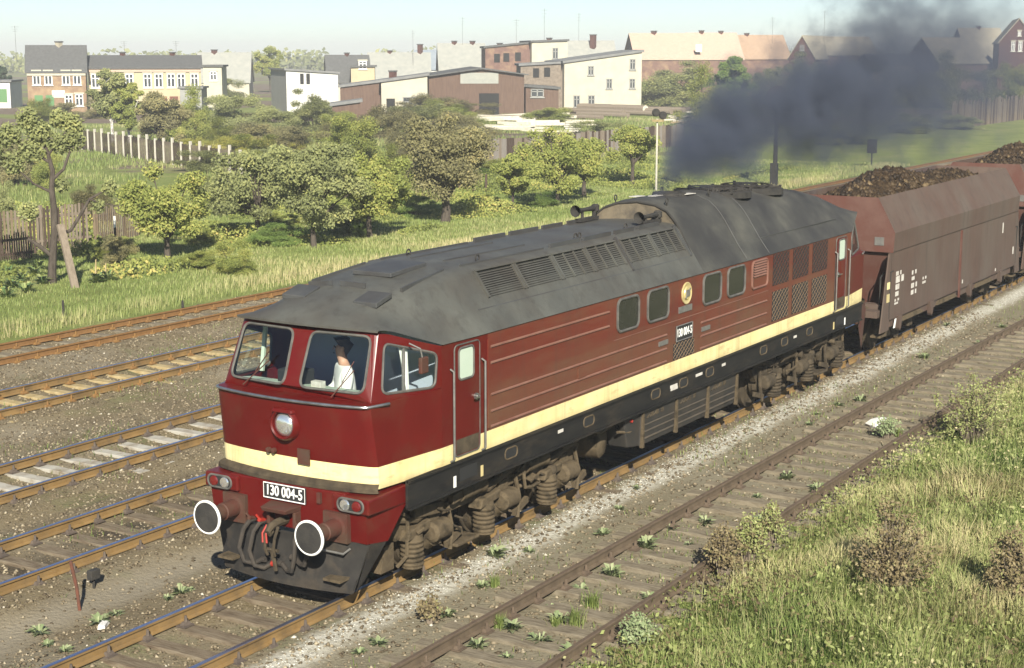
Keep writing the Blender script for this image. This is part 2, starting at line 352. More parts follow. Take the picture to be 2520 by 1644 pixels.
# straight sides
for sd_ in (-1, 1):
    y = sd_*1.475
    mb = MB(); xa = 3.37
    mb.add([(xa, y, 1.86), (LL-XD, y, 1.86), (LL-XD, y, 3.31), (xa, y, 3.31), (XD, y, 1.86), (XD, y, 3.31)], [(0, 1, 2, 3)]); mb.f.append((4, 0, 3, 5)); mb.m.append(1)
    side = mb.build('side_wall', [M['redside'], M['red']], loco)
    mb = MB(); mb.add([(XD, y, 1.595), (LL-XD, y, 1.595), (LL-XD, y, 1.86), (XD, y, 1.86)], [(0, 1, 2, 3)]); mb.build('cream_stripe', M['yellow'], loco)
    mb = MB(); mb.box(1.35, LL-1.35, y-.02, y+.02, 1.20, 1.597); mb.box(1.35, LL-1.35, min(y, y+sd_*.055), max(y, y+sd_*.055), 1.185, 1.215)
    mb.box(1.35, LL-1.35, min(y, y+sd_*.05), max(y, y+sd_*.05), 1.560, 1.590)
    fr = mb.build('frame_beam', M['black'], loco)
    if sd_ == 1: continue
    ys = y-.004
    # horizontal pressed ribs
    for x0, x1, zs in ((3.44, 7.03, (3.08, 2.845)), (3.44, 9.16, (2.38, 2.135, 1.91)), (10.57, 13.64, (2.385, 2.135, 1.91)), (7.2, 13.7, (2.58,))):
        for z in zs:
            if z == 2.58: MB().box(x0, x1, y-.006, y, z-.006, z+.006).build('seam', M['rib'], side); continue
            MB().prism([(y-.022, z-.004), (y, z-.022), (y, z+.022), (y-.020, z+.012)], x0, x1, 'x').build('rib', M['rib'], side)
    for x0, x1, z0, z1 in ((6.0, 6.25, 2.16, 2.34), (8.85, 9.2, 2.22, 2.30), (10.6, 10.95, 2.22, 2.30), (9.62, 10.15, 2.69, 2.80), (3.36, 3.42, 1.9, 3.2)):
        MB().box(x0, x1, y-.018, y, z0, z1).build('cover_plate', M['redside'] if z1-z0 > .15 else M['steel'], side)
    # engine room windows
    def swin(name, x0, x1, z0, z1, r, pm, fm=M['rubber']):
        h = rrect(x0, x1, z0, z1, r)
        f = MB().tube([(a, ys-.004, b) for a, b in h], .026, 6, loop=True).build(name, fm, side, smooth=True)
        MB().add([(a, ys-.002, b) for a, b in h], [tuple(range(len(h)))]).build('pane', pm, f); return f
    for x0, x1 in ((7.31, 8.07), (8.40, 9.20), (10.63, 11.40), (11.71, 12.51)):
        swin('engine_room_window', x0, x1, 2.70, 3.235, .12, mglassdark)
    lv = swin('louvre_panel', 12.86, 13.62, 2.71, 3.235, .10, M['redside'], M['rib'])
    for k in range(6):
        z = 2.93+k*.05; MB().hexa([(12.93, ys-.03, z), (13.55, ys-.03, z), (13.55, ys, z+.03), (12.93, ys, z+.03), (12.93, ys-.03, z+.008), (13.55, ys-.03, z+.008), (13.55, ys, z+.04), (12.93, ys, z+.04)]).build('slat', M['rib'], lv)
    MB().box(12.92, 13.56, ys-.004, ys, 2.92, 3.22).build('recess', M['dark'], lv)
    # emblem and plates
    em = MB().revolve((9.93, y, 3.015), (0, -1, 0), [(0, .20), (.018, .20), (.024, .185), (.012, .165), (.012, .12), (.03, .11), (.034, .0)], 24).build('emblem', M['gold'], side, smooth=True)
    mb = MB(); mb.box(9.86, 10.0, y-.045, y-.03, 2.96, 3.08); mb.beam((9.84, y-.04, 2.93), (10.02, y-.04, 3.10), .02, .02); mb.build('crest', M['steel'], em)
    npl = MB().box(9.52, 10.17, y-.02, y, 2.20, 2.47).build('number_plate', M['dark'], side)
    text_obj('digits', '130 004-5', .205, M['white'], Matrix.Translation((9.845, y-.022, 2.335)) @ Matrix.Rotation(PI/2, 4, 'X'), npl, .74)
    MB().tube([(9.52, y-.02, 2.20), (10.17, y-.02, 2.20), (10.17, y-.02, 2.47), (9.52, y-.02, 2.47)], .012, 4, loop=True).build('plate_rim', M['steel'], npl)
    # expanded-metal grilles
    def grille(x0, x1, z0, z1, nx, nz, bm):
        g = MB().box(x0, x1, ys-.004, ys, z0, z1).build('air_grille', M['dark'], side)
        mb = MB(); dx, dz = (x1-x0)/nx, (z1-z0)/nz; t = .005
        for i in range(-nz, nx+nz):                   # diagonal strands, clipped to the opening
            for sg in (1, -1):
                pts = []
                for k in range(nz*2+1):
                    z = z0+k*dz/2; x = x0+(i+.5)*dx+sg*(k*dx/2) if sg == 1 else x0+(i+.5)*dx+nz*dx-(k*dx/2)
                    if x0-1e-6 <= x <= x1+1e-6: pts.append((x, z))
                if len(pts) > 1: mb.beam((pts[0][0], ys-.008, pts[0][1]), (pts[-1][0], ys-.008, pts[-1][1]), t*1.5, .005, up=(0, 1, 0))
        o = mb.build('lattice', bm, g); return g
    for x0, x1 in ((13.92, 14.76), (14.98, 15.86), (16.08, 16.96)):
        grille(x0, x1, 2.64, 3.27, 5, 5, M['redside']); grille(x0, x1, 1.92, 2.52, 5, 5, mlat)
    grille(9.43, 10.28, 1.88, 2.17, 6, 3, mlat)
    # doors
    for e in (0, 1):
        X = lambda x: LL-x if e else x
        x0, x1 = sorted((X(2.50), X(3.14)))
        d = MB().prism(rrect(x0, x1, 1.66, 3.24, .07, 3), y-.012, y+.01).build('door', M['red'], loco)
        MB().tube([(a, y-.010, b) for a, b in rrect(x0, x1, 1.66, 3.24, .07, 3)], .012, 5, loop=True).build('door_seal', M['rubber'], d)
        MB().box(x0+.03, x1-.03, y-.014, y-.008, 1.68, 1.90).build('kick_plate', M['dustyd'], d)
        wx0, wx1 = sorted((X(2.60), X(2.98))); h = rrect(wx0, wx1, 2.74, 3.19, .07)
        f = MB().tube([(a, y-.014, b) for a, b in h], .018, 6, loop=True).build('door_window', M['rubber'], d, smooth=True)
        MB().add([(a, y-.0135, b) for a, b in h], [tuple(range(len(h)))]).build('pane', M['green'], f)
        hx = X(3.03)
        MB().revolve((hx, y-.012, 2.44), (0, -1, 0), [(0, .05), (.03, .05), (.035, .02), (.07, .02), (.08, .0)], 12).beam((hx, y-.08, 2.44), (hx-.12*(1-2*e), y-.08, 2.44), .025, .02).build('handle', M['chrome'], d, smooth=True)
        for hx, zt in ((X(2.40), 2.93), (X(3.20), 2.95)):
            MB().tube([(hx, y-.01, zt), (hx, y-.07, zt-.03), (hx, y-.07, 1.66), (hx, y-.01, 1.62)], .016, 8).build('handrail', M['steel'], loco, smooth=True)
        for xx in (X(2.47), X(3.17)): MB().box(xx-.03, xx+.03, y-.03, y-.022, 1.24, 1.40).build('step_bracket', M['yellow' if xx == X(3.17) else 'white'], fr)
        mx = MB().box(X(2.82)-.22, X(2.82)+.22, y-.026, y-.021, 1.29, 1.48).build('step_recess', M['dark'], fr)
    for xo in (3.97, 6.34, 8.73, 9.84, 10.96, 13.5, 14.6, 16.0):
        mb = MB(); mb.tube([(a, y-.024, b) for a, b in rrect(xo-.17, xo+.17, 1.33, 1.49, .07)], .012, 5, loop=True); o = mb.build('lifting_slot', M['dusty'], fr)
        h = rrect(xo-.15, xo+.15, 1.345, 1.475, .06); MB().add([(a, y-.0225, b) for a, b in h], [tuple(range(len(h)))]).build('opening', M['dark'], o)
    for xo, zz in ((5.35, 1.41), (9.3, 1.40), (10.35, 1.42), (11.5, 1.42), (15.1, 1.40), (9.32, 1.35)):
        MB().box(xo, xo+(.16 if xo < 9 or xo > 11 else .28), y-.028, y-.022, zz, zz+.05).build('stencil_mark', M['whited'], fr)
# ------------------------------------------------------------------ roof
prm = [(1, 0), (.985, .03), (.846, .348), (.638, .848), (.600, .905), (.55, .945), (.47, .966), (.25, .99), (0, 1)]
prf = [(1, 0), (.98, .05), (.85, .37), (.66, .70), (.60, .775), (.54, .83), (.45, .895), (.25, .97), (0, 1)]
prh = [(1, 0), (.985, .03), (.846, .26), (.67, .595), (.60, .71), (.53, .80), (.443, .888), (.27, .965), (0, 1)]
def itp(x, pts):
    for (a, b), (c, d) in zip(pts, pts[1:]):
        if x <= c: return b+(d-b)*max(0, (x-a))/(c-a)
    return pts[-1][1]
def rsec(x, zt, pr, e=0, fr_=1.0):
    xl = LL-x if e else x
    ye = itp(xl, [(1.0, 1.22), (1.15, 1.27), (2.2, 1.495), (3, 1.495)]); ze = itp(xl, [(1.0, 3.635), (1.15, 3.63), (2.2, 3.305), (3, 3.295)])
    w_ = min(1, max(0, (xl-1.0)/2.4)); out = []
    for (a, b), (a2, b2) in zip(prf, pr):
        A, B = a+(a2-a)*w_, b+(b2-b)*w_; sh = .12*A*A*max(0, 1-(xl-1)/1.2)
        out.append(((LL-(xl+sh)) if e else xl+sh, A*ye, ze+B*(zt-ze)))
    return [(p[0], p[1], p[2]) for p in out] + [(p[0], -p[1], p[2]) for p in reversed(out[:-1])]
ZT = [(1.0, 3.645), (1.08, 3.70), (1.25, 3.775), (1.5, 3.865), (1.8, 3.945), (2.2, 4.03), (2.6, 4.09), (3.0, 4.13), (3.4, 4.16), (4, 4.18), (10.9, 4.18)]
mb = MB(); xs = [1.0, 1.08, 1.25, 1.5, 1.8, 2.2, 2.6, 3.0, 3.4, 4.0, 6, 8, 10.9]
mb.rings([[(p[0], p[1]*.985, p[2]-.03) for p in rsec(1.0, 3.645, prm)]] + [rsec(x, itp(x, ZT), prm) for x in xs], False)
roof = mb.build('roof', M['roof'], loco, smooth=True)
ZH = [(10.8, 4.54), (13.3, 4.54), (14.0, 4.47), (15.5, 4.42), (17.0, 4.34), (17.8, 4.24), (18.42, 4.12), (18.9, 3.98), (19.3, 3.82), (19.54, 3.71), (19.62, 3.645)]
mb = MB(); hx = [10.86, 10.95, 11.1, 12, 13.3, 14, 15.5, 17, 17.8, 18.42, 18.9, 19.3, 19.54, 19.62]
hr = [rsec(x, itp(x, ZH)-(.05 if x < 10.9 else .012 if x < 11 else 0), prh, 1) for x in hx]
hr[0] = [(p[0]-.28*min(1, abs(p[1])/1.4)**1.5, p[1]*.985, p[2]) for p in hr[0]]; hr[1] = [(p[0]-.28*min(1, abs(p[1])/1.4)**1.5, p[1], p[2]) for p in hr[1]]
mb.rings(hr, False)
hump = mb.build('roof_hump', M['roofsoot'], loco, smooth=True)
hf = MB(); hf.add([(p[0]-.004, p[1], p[2]) for p in hr[0]], [tuple(range(len(hr[0])))]); hf.build('hump_front', mat('dusty_brown_face', (.10, .080, .052), (.155, .125, .082), scale=3, rough=.85, dirt=(.03, .027, .024), dscale=1.8, drange=(.45, .7)), loco)
MB().tube([(p[0]-.01, p[1], p[2]) for p in hr[0][2:-2]], .022, 6).build('hump_lip', M['soot'], loco, smooth=True)
# roof louvres (near and far slope)
sv = Vector((0, -.525, -.755)).normalized(); nv = Vector((0, -.755, .525)).normalized()
for sg in (1, -1):
    for x0, x1 in ((3.85, 4.86), (4.94, 5.99), (6.07, 7.06), (7.14, 8.16), (8.36, 9.38), (9.46, 10.43)):
        o = Vector((0, -.945, 4.05)); L = .405
        mp = lambda x, t, h: (lambda q: (x, q.y*sg, q.z))(o+sv*t+nv*h)
        lp = MB().hexa([mp(x0, 0, .002), mp(x1, 0, .002), mp(x1+.03, L, .002), mp(x0+.03, L, .002), mp(x0, 0, .006), mp(x1, 0, .006), mp(x1+.03, L, .006), mp(x0+.03, L, .006)]).build('roof_louvre', M['dark'], roof)
        n = 11 if sg == 1 else 3
        for k in range(n):
            t = (k+.25)*L/n; d = L/n
            MB().hexa([mp(x0, t, .006), mp(x1, t, .006), mp(x1, t+d*.66, .018), mp(x0, t+d*.66, .018), mp(x0, t, .012), mp(x1, t, .012), mp(x1, t+d*.66, .024), mp(x0, t+d*.66, .024)]).build('slat', M['roof'], lp)
        mb = MB()
        for xx in ([x0, x1] if x0 < 6 else [x0, x0+(x1-x0)/3, x0+(x1-x0)*2/3, x1]):
            wv = .022 if xx in (x0, x1) else .010
            mb.hexa([mp(xx-wv, -.01, .004), mp(xx+wv, -.01, .004), mp(xx+wv, L+.01, .004), mp(xx-wv, L+.01, .004), mp(xx-wv, -.01, .036), mp(xx+wv, -.01, .036), mp(xx+wv, L+.01, .036), mp(xx-wv, L+.01, .036)])
        mb.hexa([mp(x0-.02, -.04, .002), mp(x1+.02, -.04, .002), mp(x1+.02, -.012, .002), mp(x0-.02, -.012, .002), mp(x0-.02, -.04, .05), mp(x1+.02, -.04, .05), mp(x1+.02, -.012, .05), mp(x0-.02, -.012, .05)])
        mb.build('louvre_frame', M['roof'], lp)
    for xx in (8.26, 10.52):
        MB().hexa([mp(xx-.02, -.1, .004), mp(xx+.02, -.1, .004), mp(xx+.02, .55, .004), mp(xx-.02, .55, .004), mp(xx-.02, -.1, .045), mp(xx+.02, -.1, .045), mp(xx+.02, .55, .045), mp(xx-.02, .55, .045)]).build('roof_strap', M['roofdark'], roof)
    MB().hexa([mp(3.45, .55, .0), mp(10.5, .55, .0), mp(10.5, .565, .0), mp(3.45, .565, .0), mp(3.45, .55, .008), mp(10.5, .55, .008), mp(10.5, .565, .008), mp(3.45, .565, .008)]).build('roof_seam', M['roofdark'], roof)
# top mouldings, catwalk edges
for yy in (-.72, .72):
    for x0, x1 in ((6.4, 7.35), (7.5, 8.45), (8.6, 9.3), (9.5, 10.3)):
        MB().box(x0, x1, yy-.02, yy+.02, 4.135, 4.215).build('roof_ledge', M['roofdark'], roof)
    MB().box(3.8, 6.2, yy-.012, yy+.012, 4.13, 4.172).build('roof_ledge', M['roofdark'], roof)
for yy in (-.3, .3): MB().box(4.0, 6.3, yy-.015, yy+.015, 4.165, 4.19).build('roof_ledge', M['roofdark'], roof)
hat = MB().hexa([(2.62, -.34, 4.09), (3.5, -.34, 4.15), (3.5, .34, 4.15), (2.62, .34, 4.09), (2.62, -.34, 4.155), (3.5, -.34, 4.215), (3.5, .34, 4.215), (2.62, .34, 4.155)]).build('roof_hatch', M['roofdark'], roof, bevel=.01)
for p in ([(2.10, .30, 4.005), (2.10, .72, 3.955)], [(2.10, -.28, 4.005), (2.10, .16, 4.015)], [(2.25, -.78, 3.96), (3.4, -.70, 4.09)], [(2.25, .78, 3.96), (3.4, .70, 4.09)]):
    a, b = Vector(p[0]), Vector(p[1]); MB().beam(a+Vector((0, 0, .03)), b+Vector((0, 0, .03)), .03, .075).build('rain_strip', M['roofdark'], roof)
for yy in (-.62, .62):
    MB().hexa([(1.62, yy-.2, 3.83), (1.98, yy-.2, 3.93), (1.98, yy+.2, 3.93), (1.62, yy+.2, 3.83), (1.62, yy-.2, 3.90), (1.98, yy-.2, 4.0), (1.98, yy+.2, 4.0), (1.62, yy+.2, 3.90)]).build('vent_cover', M['roofdark'], roof, bevel=.01)
def eye(p, par):
    x, y, z = p; MB().tube([(x+.05*math.cos(t), y, z+.075+.05*math.sin(t)) for t in [i*PI/6 for i in range(12)]], .013, 6, loop=True).cyl((x, y, z-.04), (x, y, z+.03), .014, 6).build('lifting_eye', M['soot'], par, smooth=True)
for p in ((10.98, .52, 4.46), (12.9, .50, 4.47), (10.98, -.55, 4.45), (12.9, -.52, 4.47)): eye(p, hump)
for p in ((4.4, .62, 4.15), (4.4, -.64, 4.15), (7.55, -.55, 4.16), (7.68, -.55, 4.16), (9.35, -.55, 4.16)): eye((p[0], p[1], p[2]-.03), roof)
for yy, xx, hz0 in ((.66, 9.9, 0), (-.56, 10.05, -.07)):
    hn = MB().revolve((xx-.02, yy, 4.38+hz0), (-1, 0, 0), [(-.55, .03), (-.50, .05), (-.1, .035), (.05, .05), (.15, .085), (.19, .11), (.17, .09), (.05, .03)], 14)
    hn.revolve((xx+.55, yy, 4.38+hz0), (0, 0, 1), [(-.07, .05), (-.05, .075), (.05, .075), (.07, .05)], 12).box(xx-.12, xx+.6, yy-.05, yy+.05, 4.17, 4.23)
    hn.cyl((xx+.05, yy, 4.18), (xx+.05, yy, 4.36+hz0), .03, 8).cyl((xx+.5, yy, 4.18), (xx+.5, yy, 4.36+hz0), .04, 8).build('horn', M['soot'], roof, smooth=True)
# exhaust and fan tops
ex = MB().revolve((12.2, 0, 4.50), (0, 0, 1), [(0, .34), (.07, .32), (.08, .26), (.03, .25), (.03, 0)], 24).build('exhaust_outlet', M['soot'], hump, smooth=True)
for xc, zc in ((14.2, 4.44), (15.9, 4.38)):
    fo = MB().revolve((xc, 0, zc), (.035, 0, 1), [(-.1, .80), (.02, .79), (.035, .75), (.0, .73), (.0, 0)], 30).build('cooling_fan', M['soot'], hump, smooth=True)
    mb = MB()
    for k in range(12):
        a = k*PI/6+.1; mb.beam((xc, 0, zc+.04), (xc+.76*math.cos(a), .76*math.sin(a), zc+.035), .035, .03)
    for r in (.25, .5): mb.tube([(xc+r*math.cos(t*PI/10), r*math.sin(t*PI/10), zc+.08) for t in range(20)], .014, 5, loop=True)
    for k in range(26):
        a, r = rnd.random()*2*PI, .2+.6*rnd.random(); h = .02+.05*rnd.random(); mb.beam((xc+r*math.cos(a), r*math.sin(a), zc), (xc+r*math.cos(a)+.03, r*math.sin(a), zc+.03+h), .05, .05)
    mb.build('fan_guard', M['soot'], fo)
for x0, x1, yy, zz in ((11.55, 12.1, .05, .03), (12.2, 12.62, -.28, .02), (11.25, 11.6, .3, .0)):
    MB().hexa([(x0, yy-.07, 4.536), (x1, yy-.09, 4.53), (x1, yy+.07, 4.53), (x0, yy+.08, 4.536), (x0, yy-.07, 4.546), (x1, yy-.09, 4.54), (x1, yy+.07, 4.54), (x0, yy+.08, 4.546)]).build('pale_roof_patch', M['whited'], hump)  # thin pale plates on top of the hump
for sg in (-1, 1):
    for xx in (12.6, 13.7):
        MB().tube([(xx, sg*p[1]*1.003, p[2]+.004) for p in [q for q in rsec(xx, itp(xx, ZH), prh, 1)][1:8]], .007, 4).build('roof_seam', M['roofdark'], hump)
    MB().box(11.3, 18.0, sg*1.262-.005, sg*1.262+.005, 3.60, 3.62).build('roof_seam', M['roofdark'], hump)
# ------------------------------------------------------------------ nose details
lampb = MB().revolve((.645, 0, 2.335), (-1, 0, .02), [(-.06, .24), (.05, .22), (.075, .195), (.06, .175), (-.03, .165)], 28).build('headlamp', M['red'], loco, smooth=True)
MB().revolve((.63, 0, 2.33), (-1, 0, .02), [(0, .165), (.035, .14), (.055, .08), (.06, .0)], 24).build('lens', M['lamp'], lampb, smooth=True)
MB().hexa([(.56, -.17, 2.50), (.70, -.22, 2.50), (.70, .22, 2.50), (.56, .17, 2.50), (.58, -.15, 2.545), (.70, -.2, 2.56), (.70, .2, 2.56), (.58, .15, 2.545)]).build('visor', M['red'], lampb, bevel=.012)
MB().box(.685, .71, -.36, -.16, 1.80, 2.01).build('nose_flap', M['grimered'], loco)
mb = MB()
for yy in (.24, .33): mb.revolve((.70, yy, 1.93), (-1, 0, 0), [(0, .035), (.05, .035), (.055, 0)], 10)
mb.build('socket', M['grimered'], loco, smooth=True)
# lower front: beam, lamp boxes, number, coupling
MB().box(.62, .9, -1.0, 1.0, .90, 1.52).build('buffer_beam', M['red'], loco, bevel=.02)
for sg in (-1, 1):
    y0, y1 = sorted((sg*.80, sg*1.43))
    lb = MB().hexa([(.56, y0, 1.29), (1.45, y0, 1.26), (1.45, y1, 1.26), (.60, y1, 1.29), (.56, y0, 1.50), (1.45, y0, 1.52), (1.45, y1, 1.52), (.60, y1, 1.50)]).build('lamp_box', M['red'], loco, bevel=.025)
    ly = sg*1.13
    h = [(ly+a, 1.395+b) for a, b in rrect(-.21, .21, -.085, .085, .08)]
    hl = MB().tube([(.565, a, b) for a, b in h], .016, 6, loop=True).build('marker_lamp', M['rubber'], lb, smooth=True)
    MB().add([(.562, a, b) for a, b in h], [tuple(range(len(h)))]).build('bezel', M['dark'], hl)
    MB().revolve((.56, ly-sg*.09, 1.395), (-1, 0, 0), [(0, .078), (.018, .066), (.026, 0)], 18).build('lens', M['lamp'], hl, smooth=True)
    MB().revolve((.56, ly+sg*.10, 1.395), (-1, 0, 0), [(0, .074), (.018, .062), (.026, 0)], 18).build('red_lens', M['lampred'], hl, smooth=True)
    # lower corner cheek
    yb = sg*1.34
    ck = [(.62, 1.29), (1.43, 1.27), (1.02, .80), (.68, .86)]
    MB().add([(.62, sg*.98, 1.30), (.62, yb, 1.30), (.66, yb*.985, .87), (.66, sg*.9, .87), (1.42, sg*1.42, 1.27), (1.04, sg*1.38, .83)], [(0, 1, 2, 3), (1, 4, 5, 2)]).build('corner_cheek', M['red'] if 0 else [M['red'], M['grimered']], loco)
    # buffer
    by = sg*.875
    bf = MB().revolve((.62, by, 1.06), (-1, 0, 0), [(0, .17), (.06, .17), (.07, .125), (.30, .12), (.31, .105), (.52, .10), (.54, .12)], 20).box(.56, .64, by-.2, by+.2, .86, 1.26).build('buffer', M['grimered'], loco, smooth=True)
    MB().revolve((.08, by, 1.06), (-1, 0, 0), [(0, .10), (.02, .225), (.055, .232), (.075, .215), (.085, .12), (.088, 0)], 32).build('buffer_head', M['soot'], bf, smooth=True)
    mb = MB(); mb.rings([[(x_, by+r_*math.cos(t*PI/24), 1.06+r_*math.sin(t*PI/24)) for t in range(48)] for x_, r_ in ((.03, .236), (.012, .2365), (.0, .224), (.004, .208))], True)
    mb.build('white_rim', M['white'], bf, smooth=True)
npl = MB().hexa([(.585, -.36, 1.285), (.61, -.36, 1.285), (.61, .36, 1.285), (.585, .36, 1.285), (.585, -.36, 1.50), (.61, -.36, 1.50), (.61, .36, 1.50), (.585, .36, 1.50)]).build('number_plate', M['dark'], loco)
MR = Matrix(((0, 0, -1, 0), (-1, 0, 0, 0), (0, 1, 0, 0), (0, 0, 0, 1)))
text_obj('digits', '130 004-5', .20, M['white'], Matrix.Translation((.582, 0, 1.395)) @ MR, npl, .78)
MB().tube([(.585, -.355, 1.29), (.585, .355, 1.29), (.585, .355, 1.495), (.585, -.355, 1.495)], .009, 4, loop=True).build('plate_rim', M['white'], npl)
MB().box(.575, .62, -.62, -.56, 1.34, 1.48).build('lamp_bracket', M['grimered'], loco)
cp = MB().hexa([(.36, -.2, 1.17), (.64, -.25, 1.17), (.64, .25, 1.17), (.36, .2, 1.17), (.34, -.22, 1.23), (.64, -.27, 1.25), (.64, .27, 1.25), (.34, .22, 1.23)])
cp.box(.5, .64, -.25, -.2, .95, 1.17).box(.5, .64, .2, .25, .95, 1.17); cpo = cp.build('coupling_box', M['grimered'], loco, bevel=.01)
hk = MB().tube([(.66, 0, 1.02), (.42, 0, 1.02), (.30, 0, 1.0), (.24, 0, .95), (.27, 0, .90), (.33, 0, .93)], [.06, .06, .055, .045, .035, .03], 8)
for yy in (-.09, .09): hk.tube([(.34, yy, 1.0), (.27, yy*.9, .85), (.25, yy*.8, .70), (.29, yy*.7, .60)], .022, 6)
hk.tube([(.29, -.12, .68), (.29, .12, .68)], .025, 6).tube([(.30, 0, .68), (.33, -.02, .50), (.34, -.03, .38)], .03, 6); hk.build('screw_coupling', M['dustyd'], cpo, smooth=True)
MB().tube([(.33, .10, 1.0), (.26, .12, .9), (.24, .10, .78)], .014, 6).tube([(.33, .02, 1.0), (.25, .05, .9), (.24, .03, .78)], .014, 6).build('shackle', M['orange'], cpo)
for yy, sgn, drop, red in ((.56, 1, .55, 0), (.38, 1, .58, 1), (-.30, -1, .55, 0), (-.52, -1, .42, 0)):
    P = [(.62, yy, .93), (.50, yy, .93), (.40, yy+.02*sgn, .84), (.34, yy+.05*sgn, .93-drop*.6), (.36, yy-.02*sgn, .93-drop*.95), (.42, yy-.14*sgn, .93-drop), (.45, yy-.25*sgn, .93-drop*.88)]
    hs = MB().tube(P, .032, 8).build('air_hose', M['hose'], loco, smooth=True)
    MB().cyl((.60, yy, .95), (.50, yy, .98), .03, 8).beam((.52, yy, .98), (.50, yy+.05, 1.05), .03, .02).build('tap', M['orange'] if red else M['grimered'], hs)
    MB().cyl(P[-1], (P[-1][0], P[-1][1]-.07*sgn, P[-1][2]+.01), .04, 8).build('hose_end', M['orange'] if red else M['hose'], hs)
# plough
def pl(z, o): return [(.50+.16*abs(s)**2+o+(z-.2)*.06, -s*(1.12+(z-.2)*.30), z) for s in (-1, -.8, -.5, -.2, 0, .2, .5, .8, 1)]
plo = MB().rings([pl(.87, 0), pl(.40, -.02), pl(.36, -.05), pl(.17, -.06), pl(.17, -.03), pl(.87, .04)], False).build('snow_plough', M['blackpl'], loco, smooth=True)
for sg in (-1, 1):
    MB().add([(.66, sg*1.12, .17), (.72, sg*1.33, .87), (1.03, sg*1.37, .83), (.80, sg*1.16, .30)], [(0, 1, 2, 3)]).build('plough_side', M['blackpl'], loco)
MB().box(.40, .62, -1.06, -.78, .36, .395).build('step', M['dusty'], plo); MB().box(.40, .62, .78, 1.06, .36, .395).build('step', M['dusty'], plo)
MB().tube([(.6, -.62, .74), (.50, -.64, .74), (.50, -1.05, .74), (.62, -1.07, .78)], .016, 6).build('uncoupler_handle', M['steel'], plo)
for e in (1,):    # rear corner sheet
    MB().add([(LL-1.43, -1.42, 1.27), (LL-.62, -1.34, 1.29), (LL-.66, -1.33, 1.52), (LL-1.43, -1.46, 1.52), (LL-.95, -1.38, .42)], [(0, 1, 2, 3), (0, 4, 1)]).build('corner_cheek', M['grimered'], loco)
    MB().box(LL-.9, LL-.62, -1.0, 1.0, .90, 1.52).build('buffer_beam', M['grimered'], loco)
    for sg in (-1, 1):
        bf = MB().revolve((LL-.62, sg*.875, 1.06), (1, 0, 0), [(0, .17), (.07, .125), (.30, .12), (.52, .10), (.56, .225), (.615, .22)], 18).build('buffer', M['grimered'], loco, smooth=True)
# wipers
for s0, s1 in ((.56, .80), (-.66, -.36)):
    a = Vector(front(2.76, s0)); b = Vector(front(3.12, s1))
    MB().beam(a+Vector((-.04, 0, 0)), b+Vector((-.05, 0, 0)), .014, .014).beam((a+b)/2+Vector((-.05, 0, .02)), b+Vector((-.05, 0, .12)), .022, .012).build('wiper', M['grimered'], loco)
mi = MB().box(1.55, 1.72, -1.60, -1.54, 3.02, 3.24).build('mirror', M['grimered'], loco, bevel=.015)
MB().tube([(1.55, -1.40, 3.42), (1.58, -1.56, 3.36), (1.62, -1.57, 3.20)], .012, 6).build('mirror_arm', M['steel'], mi)
# ------------------------------------------------------------------ cab interior (front cab)
MB().box(1.0, 2.6, -1.30, 1.30, 1.86, 1.90).build('cab_floor', M['dark'], loco)
MB().box(2.62, 2.68, -1.18, 1.18, 1.90, 3.56).box(2.625, 2.675, -1.42, 1.42, 1.90, 3.28).build('cab_rear_wall', M['grey'], loco)
MB().box(1.2, 2.6, -1.1, 1.1, 3.56, 3.58).build('cab_ceiling', M['green'], loco)
MB().hexa([(.98, -1.12, 2.55), (1.40, -1.15, 2.55), (1.40, 1.15, 2.55), (.98, 1.12, 2.55), (.98, -1.12, 2.80), (1.36, -1.15, 2.74), (1.36, 1.15, 2.74), (.98, 1.12, 2.80)]).build('control_desk', M['green'], loco)
MB().box(1.12, 1.42, .10, .52, 2.74, 2.95).build('instrument_box', M['dark'], loco, bevel=.02)
MB().beam((1.15, .10, 2.99), (1.18, .36, 3.01), .06, .05).build('pale_desk_item', M['yellow'], loco, bevel=.015)  # made-up desk item for an unclear pale shape, taken for a forearm
MB().box(1.02, 1.12, -.32, -.15, 2.78, 2.87).build('desk_box', M['whited'], loco)
for sg in (1,):
    MB().beam((1.62, 1.22, 2.76), (1.75, 1.24, 3.42), .05, .05).build('window_post', M['green'], loco)
MB().hexa([(1.62, -1.30, 2.74), (1.68, -1.30, 2.74), (1.72, -1.24, 2.76), (1.66, -1.24, 2.76), (1.55, -1.22, 3.38), (1.70, -1.26, 3.36), (1.72, -1.2, 3.36), (1.60, -1.18, 3.38)]).build('curtain', M['white'], loco)
